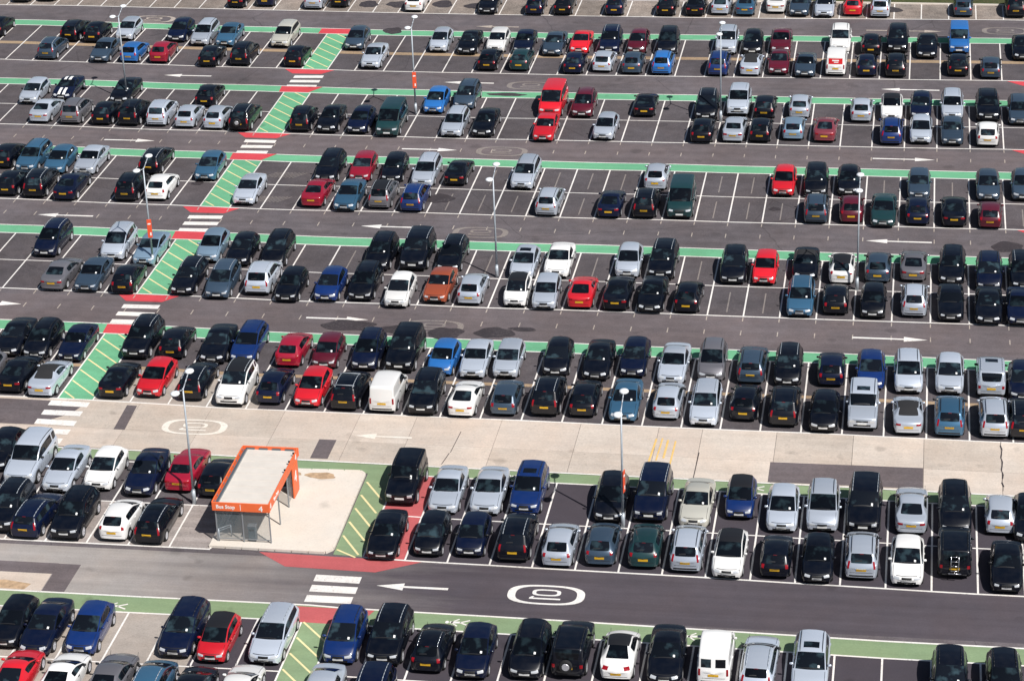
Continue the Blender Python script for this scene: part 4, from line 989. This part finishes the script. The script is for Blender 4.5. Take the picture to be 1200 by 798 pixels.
# near walkway beside the shelter island, and the red bay on its right
bx0 = D['6r'][0]
sheet('hatched_walkway', [(-30.28, 112.6), (bx0[0]-.05, bx0[1]+.05), (bx0[0]-.05, 121.95), (-30.36, 122.1)], .013, G['sage'])
quads('hatch_line', [strip_q((-30.2, 120.9-i*1.55), (bx0[0]-.3 if i < 5 else -29.0, 120.9-i*1.55-(2.0 if i < 5 else .75)), .12) for i in range(6)], .018, G['cream'])
r1 = D['6r'][1]
sheet('red_bay', [(bx0[0]+.06, bx0[1]+.07), (r1[0]-.06, r1[1]+.07), (r1[0]-.06, r1[1]+9.48), (bx0[0]+.06, bx0[1]+9.48)], .0125, G['brick'])
# dropped kerb areas in red and zebra bars across each aisle
for k in (2, 3, 4, 5, 1):
    y = interp(D[k], -50.6); x0, x1 = WX
    if k < 6: sheet('red_crossing_pad', [(x0+.0, y+9.64), (x1, y+9.64), (x1+.9, y+11.04), (x0-.1, y+11.04)] if k != 1 else [(x0-.3, y+9.64), (x1, y+9.64), (x1+.5, y+11.04), (x0-.3, y+11.04)], .017, G['red'])
    if k != 5: sheet('red_crossing_pad', [(x0-.9, y-.10), (x1+.95, y-.10), (x1+.0, y-1.2), (x0, y-1.2)], .012, G['red'])
sheet('red_crossing_pad', [(-34.4, 112.5), (-25.3, 112.25), (-27.6, 110.95), (-32.6, 111.1)], .012, G['brick'])
sheet('red_crossing_pad', [(-31.1, 105.62), (-27.4, 105.55), (-26.8, 107.1), (-31.5, 107.15)], .017, G['brick'])
for x in (8.6,):
    for k in (1, 2, 3):
        y = interp(D[k], x); sheet('red_crossing_pad', [(x-1.0, y-.10), (x+4, y-.10), (x+4, y-1.2), (x+.3, y-1.2)], .0125, G['red'])
for k, v in D['zebra'].items():
    th = {'76': .68, '65': .66}.get(k, .62)
    quads('zebra_bar', [[(p[0], p[1]-th/2), (q[0], q[1]-th/2), (q[0], q[1]+th/2), (p[0], p[1]+th/2)] for p, q in v], .044 if k == '65' else .016, G['white'])
# arrows
for i, (p, q) in enumerate(D['arrows']):
    s = 1 if q[0] > p[0] else -1; L_ = abs(q[0]-p[0]); y = (p[1]+q[1])/2; x = p[0]; hl_ = min(1.5, L_*.38)
    z = .044 if i == 7 else .016
    n_ = 'road_arrow'
    quads(n_, [[(x, y-.11), (x+s*(L_-hl_), y-.09), (x+s*(L_-hl_), y+.09), (x, y+.11)], [(x+s*(L_-hl_), y-.36), (x+s*L_, y), (x+s*(L_-hl_), y+.36)]], z, G['palepaint'] if i == 7 else G['faded'] if i in (10, 11) else G['white'])
# speed roundels reading 10
def ring(cx, cy, a, b, w, n=40, e=3.2):
    pts = []
    for i in range(n):
        t = 2*math.pi*i/n; c, s = math.cos(t), math.sin(t); k = (abs(c)**e+abs(s)**e)**(-1/e); pts.append((c*k, s*k))
    q = []
    for i in range(n):
        p0, p1 = pts[i], pts[(i+1) % n]
        q.append([(cx+p0[0]*a, cy+p0[1]*b), (cx+p1[0]*a, cy+p1[1]*b), (cx+p1[0]*(a-w[0]), cy+p1[1]*(b-w[1])), (cx+p0[0]*(a-w[0]), cy+p0[1]*(b-w[1]))])
    return q
for i, (x, y) in enumerate(D['round']):
    a = 2.05 if i == 0 else 2.0
    q = ring(x, y, a, .98, (.42, .15), e=2.9)
    q += ring(x, y+.22, .76, .33, (.2, .12))
    q += [[(x-.85, y-.46), (x+.8, y-.46), (x+.8, y-.32), (x-.85, y-.32)], [(x-.85, y-.32), (x-.66, y-.32), (x-.60, y-.18), (x-.72, y-.18)]]
    quads('speed_roundel', q, .045 if i == 1 else .016, G['white'] if i == 0 else G['palepaint'] if i == 1 else G['faded'] if i == 2 else G['ghost'])
# walking figures on the green strips
for x, y in ((-9.9, 106.2), (-8.6+.55, 122.2), (-22.2, 106.35), (-21.5, 122.35), (7.0, 121.95), (-40.5, 106.2)):
    z = .020
    quads('walking_figure_marking', [ring(x-.62, y, .10, .13, (.1, .13), 10, 2)[j] for j in range(10)]+[strip_q((x-.48, y), (x+.05, y+.02), .18), strip_q((x+.05, y), (x+.55, y+.26), .10), strip_q((x+.05, y), (x+.55, y-.24), .10), strip_q((x-.40, y), (x-.02, y+.34), .08), strip_q((x-.40, y), (x-.05, y-.34), .08)], z, G['white'])
# dark oval patches on the aisles and bays
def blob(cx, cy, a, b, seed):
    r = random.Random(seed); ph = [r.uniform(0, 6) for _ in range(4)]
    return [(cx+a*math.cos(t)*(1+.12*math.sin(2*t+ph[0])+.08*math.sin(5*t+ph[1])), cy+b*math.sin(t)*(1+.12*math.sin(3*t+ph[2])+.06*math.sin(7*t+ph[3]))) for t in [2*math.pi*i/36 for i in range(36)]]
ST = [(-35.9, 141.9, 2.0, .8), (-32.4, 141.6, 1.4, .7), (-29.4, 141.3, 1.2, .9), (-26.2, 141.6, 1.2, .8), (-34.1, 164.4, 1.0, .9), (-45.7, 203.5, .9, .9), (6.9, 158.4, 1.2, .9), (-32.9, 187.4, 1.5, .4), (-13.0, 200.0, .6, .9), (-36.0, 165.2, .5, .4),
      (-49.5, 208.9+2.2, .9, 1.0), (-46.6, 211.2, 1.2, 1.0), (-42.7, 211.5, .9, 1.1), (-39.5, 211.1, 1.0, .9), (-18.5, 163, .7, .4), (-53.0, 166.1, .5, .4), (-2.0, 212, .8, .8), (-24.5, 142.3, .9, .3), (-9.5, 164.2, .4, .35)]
for i, s_ in enumerate(ST): sheet('dark_patch', blob(*s_, i), .0175, G['dark_mark'])
quads('old_hatch_marking', [strip_q((-48.3+i*.28, 162.8+j*4.9), (-47.4+i*.28, 163.9+j*4.9), .07) for i in range(9) for j in (0, 1)], .0135, G['ghost'])
# ---------------------------------------------------------------- shelter island
isl = [(-37.3, 112.78), (-30.75, 112.68), (-30.4, 113.1), (-30.5, 121.7), (-30.8, 122.0), (-37.5, 121.8)]
me = mesh('traffic_island', [(x, y, 0) for x, y in isl]+[(x, y, .13) for x, y in isl], [tuple(range(6, 12))]+[(i, (i+1) % 6, (i+1) % 6+6, i+6) for i in range(6)], G['island'])
bevel_mesh(me, .03); isl_o = add('pavement', me); tag(isl_o, kind='structure')
V = []; F = []
for (ax, ay), (bx_, by) in zip(isl[:5], isl[1:]):
    L_ = math.hypot(bx_-ax, by-ay); n_ = max(1, round(L_/.92))
    for i in range(n_):
        c0 = (lerp(ax, bx_, (i+.03)/n_), lerp(ay, by, (i+.03)/n_)); c1 = (lerp(ax, bx_, (i+.97)/n_), lerp(ay, by, (i+.97)/n_))
        q = strip_q(c0, c1, .14); V2 = [(x, y, .0) for x, y in q]+[(x, y, .145) for x, y in q]
        add('kerbstone', mesh('kerbstone', V2, [(4, 5, 6, 7), (0, 1, 5, 4), (1, 2, 6, 5), (2, 3, 7, 6), (3, 0, 4, 7)], G['island']), isl_o)
for s_ in ((-33.0, 121.2, .95, .38), (-34.6, 121.3, .5, .22)): sheet('dirt_patch', blob(*s_, 5), .137, C['dirt'])
# ---------------------------------------------------------------- bus shelter
sh = empty('bus_shelter', (-35.4, 116.45, .13)); tag(sh, 'orange and grey bus shelter numbered 4 on the pale island between parked cars', 'bus shelter')
X0, X1, Y0, Y1 = -1.62, 1.56, -3.3, 3.35
HT = 2.50; FH = .52
def spart(name, me, parent=sh, loc=(0, 0, 0)): return add(name, me, parent, loc)
V = []; F = []; boxdata(0, (Y0+Y1)/2, HT-.22, X1-X0-.12, Y1-Y0-.12, .08, V, F)
rf = spart('roof', bevel_mesh(mesh('roof', V, F, C['roofpale']), .01))
for i in range(1, 9):
    y = lerp(Y0, Y1, i/9); spart('roof_seam', boxmesh('roof_seam', (0, y, HT-.17), (X1-X0-.3, .03, .02), C['roofpale']), rf)
spart('gutter', boxmesh('gutter', (X0+.20, 0, HT-.15), (.14, Y1-Y0-.3, .05), C['bench']), rf)
spart('gutter_edge', boxmesh('gutter_edge', (X0+.31, 0, HT-.12), (.03, Y1-Y0-.3, .07), C['frame']), rf)
fas = []
for nm, c, s in (('fascia', (0, Y0, HT-FH/2), (X1-X0+.06, .06, FH)), ('fascia', (0, Y1, HT-FH/2), (X1-X0+.06, .06, FH)), ('fascia', (X0, 0, HT-FH/2), (.06, Y1-Y0-.07, FH)), ('fascia', (X1, 0, HT-FH/2), (.06, Y1-Y0-.07, FH))):
    fas.append(spart(nm, boxmesh(nm, c, s, C['orange'], .008)))
for i in range(4): spart('bracket', boxmesh('bracket', (lerp(X0+.45, X1-.45, i/3), Y1-.07, HT-.14), (.5, .05, .10), C['bench']), fas[1])
for i in range(10): spart('bracket', boxmesh('bracket', (X0+.055, lerp(Y0+.3, Y1-.3, i/9), HT-.10), (.04, .10, .10), C['frame']), fas[2])
for i in range(3): spart('bolt', boxmesh('bolt', (X1-.05, lerp(.6, 2.6, i/2), HT+.03), (.09, .09, .09), C['trim']), fas[3])
def text_mesh(txt, size, mat, depth=.008):
    cu = bpy.data.curves.new('t', 'FONT'); cu.body = txt; cu.size = size; cu.extrude = depth; cu.offset = size*.018; cu.align_x = 'LEFT'
    o = bpy.data.objects.new('t', cu); COL.objects.link(o); dg = bpy.context.evaluated_depsgraph_get()
    me = bpy.data.meshes.new_from_object(o.evaluated_get(dg)); bpy.data.objects.remove(o); me.materials.clear(); me.materials.append(mat); return me
def letters(nm, txt, size, loc, rot, par, mat=None):
    o = add(nm, text_mesh(txt, size, mat or C['letter']), par, loc); o.rotation_euler = rot; return o
R90 = math.pi/2
letters('lettering', 'Bus Stop', .30, (X0+.22, Y0-.035, HT-.36), (R90, 0, 0), fas[0])
letters('lettering', '4', .46, (X1-.56, Y0-.035, HT-.45), (R90, 0, 0), fas[0])
spart('divider_line', boxmesh('divider_line', (-.02, Y0-.036, HT-FH/2), (.03, .012, .36), C['letter']), fas[0])
letters('lettering', '4', .46, (X1+.035, Y0+.2, HT-.45), (R90, 0, R90), fas[3])
letters('lettering', 'Bus Stop', .30, (X1+.035, Y0+1.0, HT-.36), (R90, 0, R90), fas[3])
letters('lettering', '4', .50, (X1+.035, Y1-.75, HT-.47), (R90, 0, R90), fas[3])
# posts, end panel, glazing
for x in (X0+.12, -.02, X1-.06):
    spart('post', boxmesh('post', (x, Y0+.14, (HT-FH)/2), (.07, .07, HT-FH), C['frame'], .01))
for y in (-1.1, .9): spart('post', boxmesh('post', (X1-.06, y, (HT-FH)/2), (.07, .07, HT-FH), C['frame'], .01))
for y in (-1.7, 0.2, 1.9, Y1-.1): spart('post', boxmesh('post', (X0+.12, y, (HT-FH)/2), (.07, .07, HT-FH), C['frame'], .01))
spart('post', boxmesh('post', (X1-.06, Y1-.1, (HT-FH)/2), (.07, .07, HT-FH), C['frame'], .01))
pnl = spart('end_panel', boxmesh('end_panel', (X1, 2.45, .98), (.08, 1.1, 1.92), C['orange'], .01)); pnl['label'] = 'tall orange side panel with a white 4'
letters('lettering', '4', .95, (X1+.045, 2.15, .85), (R90, 0, R90), pnl)
for (x0, x1) in ((X0+.17, -.06), (.02, X1-.11)):
    spart('glass_pane', boxmesh('glass_pane', ((x0+x1)/2, Y0+.14, 1.02), (x1-x0, .015, 1.55), C['pane']))
    spart('rail', boxmesh('rail', ((x0+x1)/2, Y0+.14, .18), (x1-x0, .04, .05), C['frame'])); spart('rail', boxmesh('rail', ((x0+x1)/2, Y0+.14, 1.82), (x1-x0, .04, .05), C['frame']))
for (y0, y1) in ((-3.1, -1.75), (-1.65, .15), (.25, 1.85), (1.95, 3.2)):
    spart('glass_pane', boxmesh('glass_pane', (X0+.12, (y0+y1)/2, 1.02), (.015, y1-y0, 1.6), C['pane']))
spart('glass_pane', boxmesh('glass_pane', (X1-.06, 1.4, 1.02), (.015, .9, 1.6), C['pane']))
V = []; F = []
for i in range(9): boxdata(lerp(X0+.3, X1-.2, (i+.5)/9), 3.1, 1.0, .30, .03, 1.8, V, F)
spart('back_panel', mesh('back_panel', V, F, C['darkpanel']))
bn = spart('bench_seat', boxmesh('bench_seat', (X0+.55, .3, .47), (.38, 4.0, .06), C['bench'], .015))
for y in (-1.4, .3, 2.0): spart('bench_leg', boxmesh('bench_leg', (X0+.55, y, .22), (.06, .06, .44), C['frame']), bn)
spart('backrest', boxmesh('backrest', (X0+.36, .3, .80), (.05, 4.0, .18), C['bench'], .015), bn)
# ticket machine standing by the shelter's near end, leaning rail at the corner
tm_ = empty('litter_bin', (-34.98, 113.55, .13)); tag(tm_, 'grey metal litter bin just inside the open end of the bus shelter', 'bin')
add('bin_body', boxmesh('bin_body', (0, 0, .45), (.42, .36, .9), C['bench'], .03), tm_); add('bin_lid', boxmesh('bin_lid', (0, 0, .94), (.48, .42, .08), C['frame'], .02), tm_)
add('bin_opening', boxmesh('bin_opening', (0, -.185, .72), (.26, .02, .14), C['under']), tm_)
lr = empty('leaning_rail', (-36.6, 113.35, .13)); tag(lr, 'low tubular steel rail at the near left corner of the bus shelter', 'handrail')
add('rail', tubes('rail', [((-.25, -.1, .75), (.35, .5, .75), .03, .03), ((-.2, -.05, .62), (.3, .45, .62), .02, .02)], C['pole']), lr)
for p in ((-.22, -.07), (.32, .47)): add('leg', tubes('leg', [((p[0], p[1], 0), (p[0], p[1], .76), .03, .03)], C['pole']), lr)
# ---------------------------------------------------------------- lamp posts
def lamp_post(x, y, lab, sign=False, turn=0):
    r = empty('lamp_post', (x, y, 0)); tag(r, lab, 'lamp post', 'twin headed lamp posts among the bays')
    add('base', tubes('base', [((0, 0, 0), (0, 0, .9), .12, .11), ((0, 0, .9), (0, 0, .96), .115, .07)], C['pole'], 12), r)
    add('pole', tubes('pole', [((0, 0, .9), (0, 0, 7.3), .075, .045)], C['pole'], 12), r)
    for s in (-1, 1):
        pts = [(0, 0, 7.2)]+[(0, s*(.15+1.05*math.sin(t*R90)), 7.2+.55*(1-math.cos(t*R90))*.0+.45*math.sin(t*R90)**.8) for t in (.25, .5, .75, 1)]
        arm = add('arm', tubes('arm', [(a, b, .035, .032) for a, b in zip(pts, pts[1:])], C['pole'], 8), r)
        V = []; F = []; n = 20; c = pts[-1]; cy = c[1]+s*.22
        prof = [(.02, -.07), (.20, -.06), (.265, 0), (.24, .07), (.14, .12), (0.001, .13)]
        for q in prof: V += [(q[0]*math.cos(2*math.pi*i/n)*1.0, cy+q[0]*1.15*math.sin(2*math.pi*i/n), c[2]+q[1]) for i in range(n)]
        for k in range(len(prof)-1): F += [(k*n+i, k*n+(i+1) % n, (k+1)*n+(i+1) % n, (k+1)*n+i) for i in range(n)]
        add('lamp_head', mesh('lamp_head', V, F, C['lampwhite'], True), r)
    if sign:
        sg = add('sign_panel', boxmesh('sign_panel', (0, -.10, 2.9), (.32, .03, 1.35), C['sign'], .01), r)
        add('white_band', boxmesh('white_band', (0, -.12, 3.25), (.20, .012, .10), C['letter']), sg); add('white_band', boxmesh('white_band', (.05, -.12, 2.5), (.10, .012, .22), C['letter']), sg)
        sg.rotation_euler = (0, 0, turn)
    return r
PL = ['tall grey twin headed lamp post just left of the bus shelter', 'lamp post with orange sign rising between bus shelter block cars, right of the centre', 'lamp post in the middle of the fifth row block from top', 'lamp post among cars at the left of the third row block from top',
 'lamp post with orange sign beside large dark green minibus near the top', 'lamp post behind black cars at the upper right, third row block from top', 'lamp post at right between maroon hatchback and white black roofed hatchback', 'lamp post with orange sign left of the hatched green walkway']
for i, ((x, y), lab) in enumerate(zip(D['posts'][:8], PL)): lamp_post(x, y, lab, i in (1, 4, 7), R90*.86 if i == 1 else .35)
# ---------------------------------------------------------------- verge and hedge beyond the last bays
sheet('verge', rect(-100, 213.95, 60, 222), .03, G['grass'], .05)
sheet('kerb', rect(-100, 213.75, 60, 213.93), .12, G['island'], .12)
hd = empty('hedge', (4, 216.2, 0)); tag(hd, 'dark green hedge along the far edge at the top right', 'hedge')
add('stems', tubes('stems', [((x, 0, 0), (x+random.uniform(-.2, .2), 0, 1.1), .04, .02) for x in [-9+i*.6 for i in range(36)]], C['wood'], 5), hd)
V = []; F = []
for i in range(9000):
    x = random.uniform(-9.6, 13); h = 1.45+.2*math.sin(x*1.3)+.12*math.sin(x*3.1); yy = random.uniform(-.6, .6); z = random.uniform(.15, 1)*h; 
    c = Vector((x, yy*(1-.3*(z/h)**2), z)); a = Vector((random.gauss(0, 1), random.gauss(0, 1), random.gauss(0, 1))).normalized(); b = a.orthogonal().normalized(); s_ = random.uniform(.05, .11); k = len(V)
    V += [tuple(c+a*s_), tuple(c+b*s_*.6), tuple(c-a*s_), tuple(c-b*s_*.6)]; F.append((k, k+1, k+2, k+3))
tag(add('foliage', mesh('foliage', V, F, C['leaf']), hd), kind='stuff')
# ---------------------------------------------------------------- every parked vehicle
for row in CARS.strip().split('\n'):
    ln, x, y, ce, ex, lab = (row.split('|')+[''])[:6] if row.count('|') == 5 else (None,)*6
    make_car(ln, float(x), float(y), ce.split(), ex.split(), lab.replace('@', LINES[ln]))
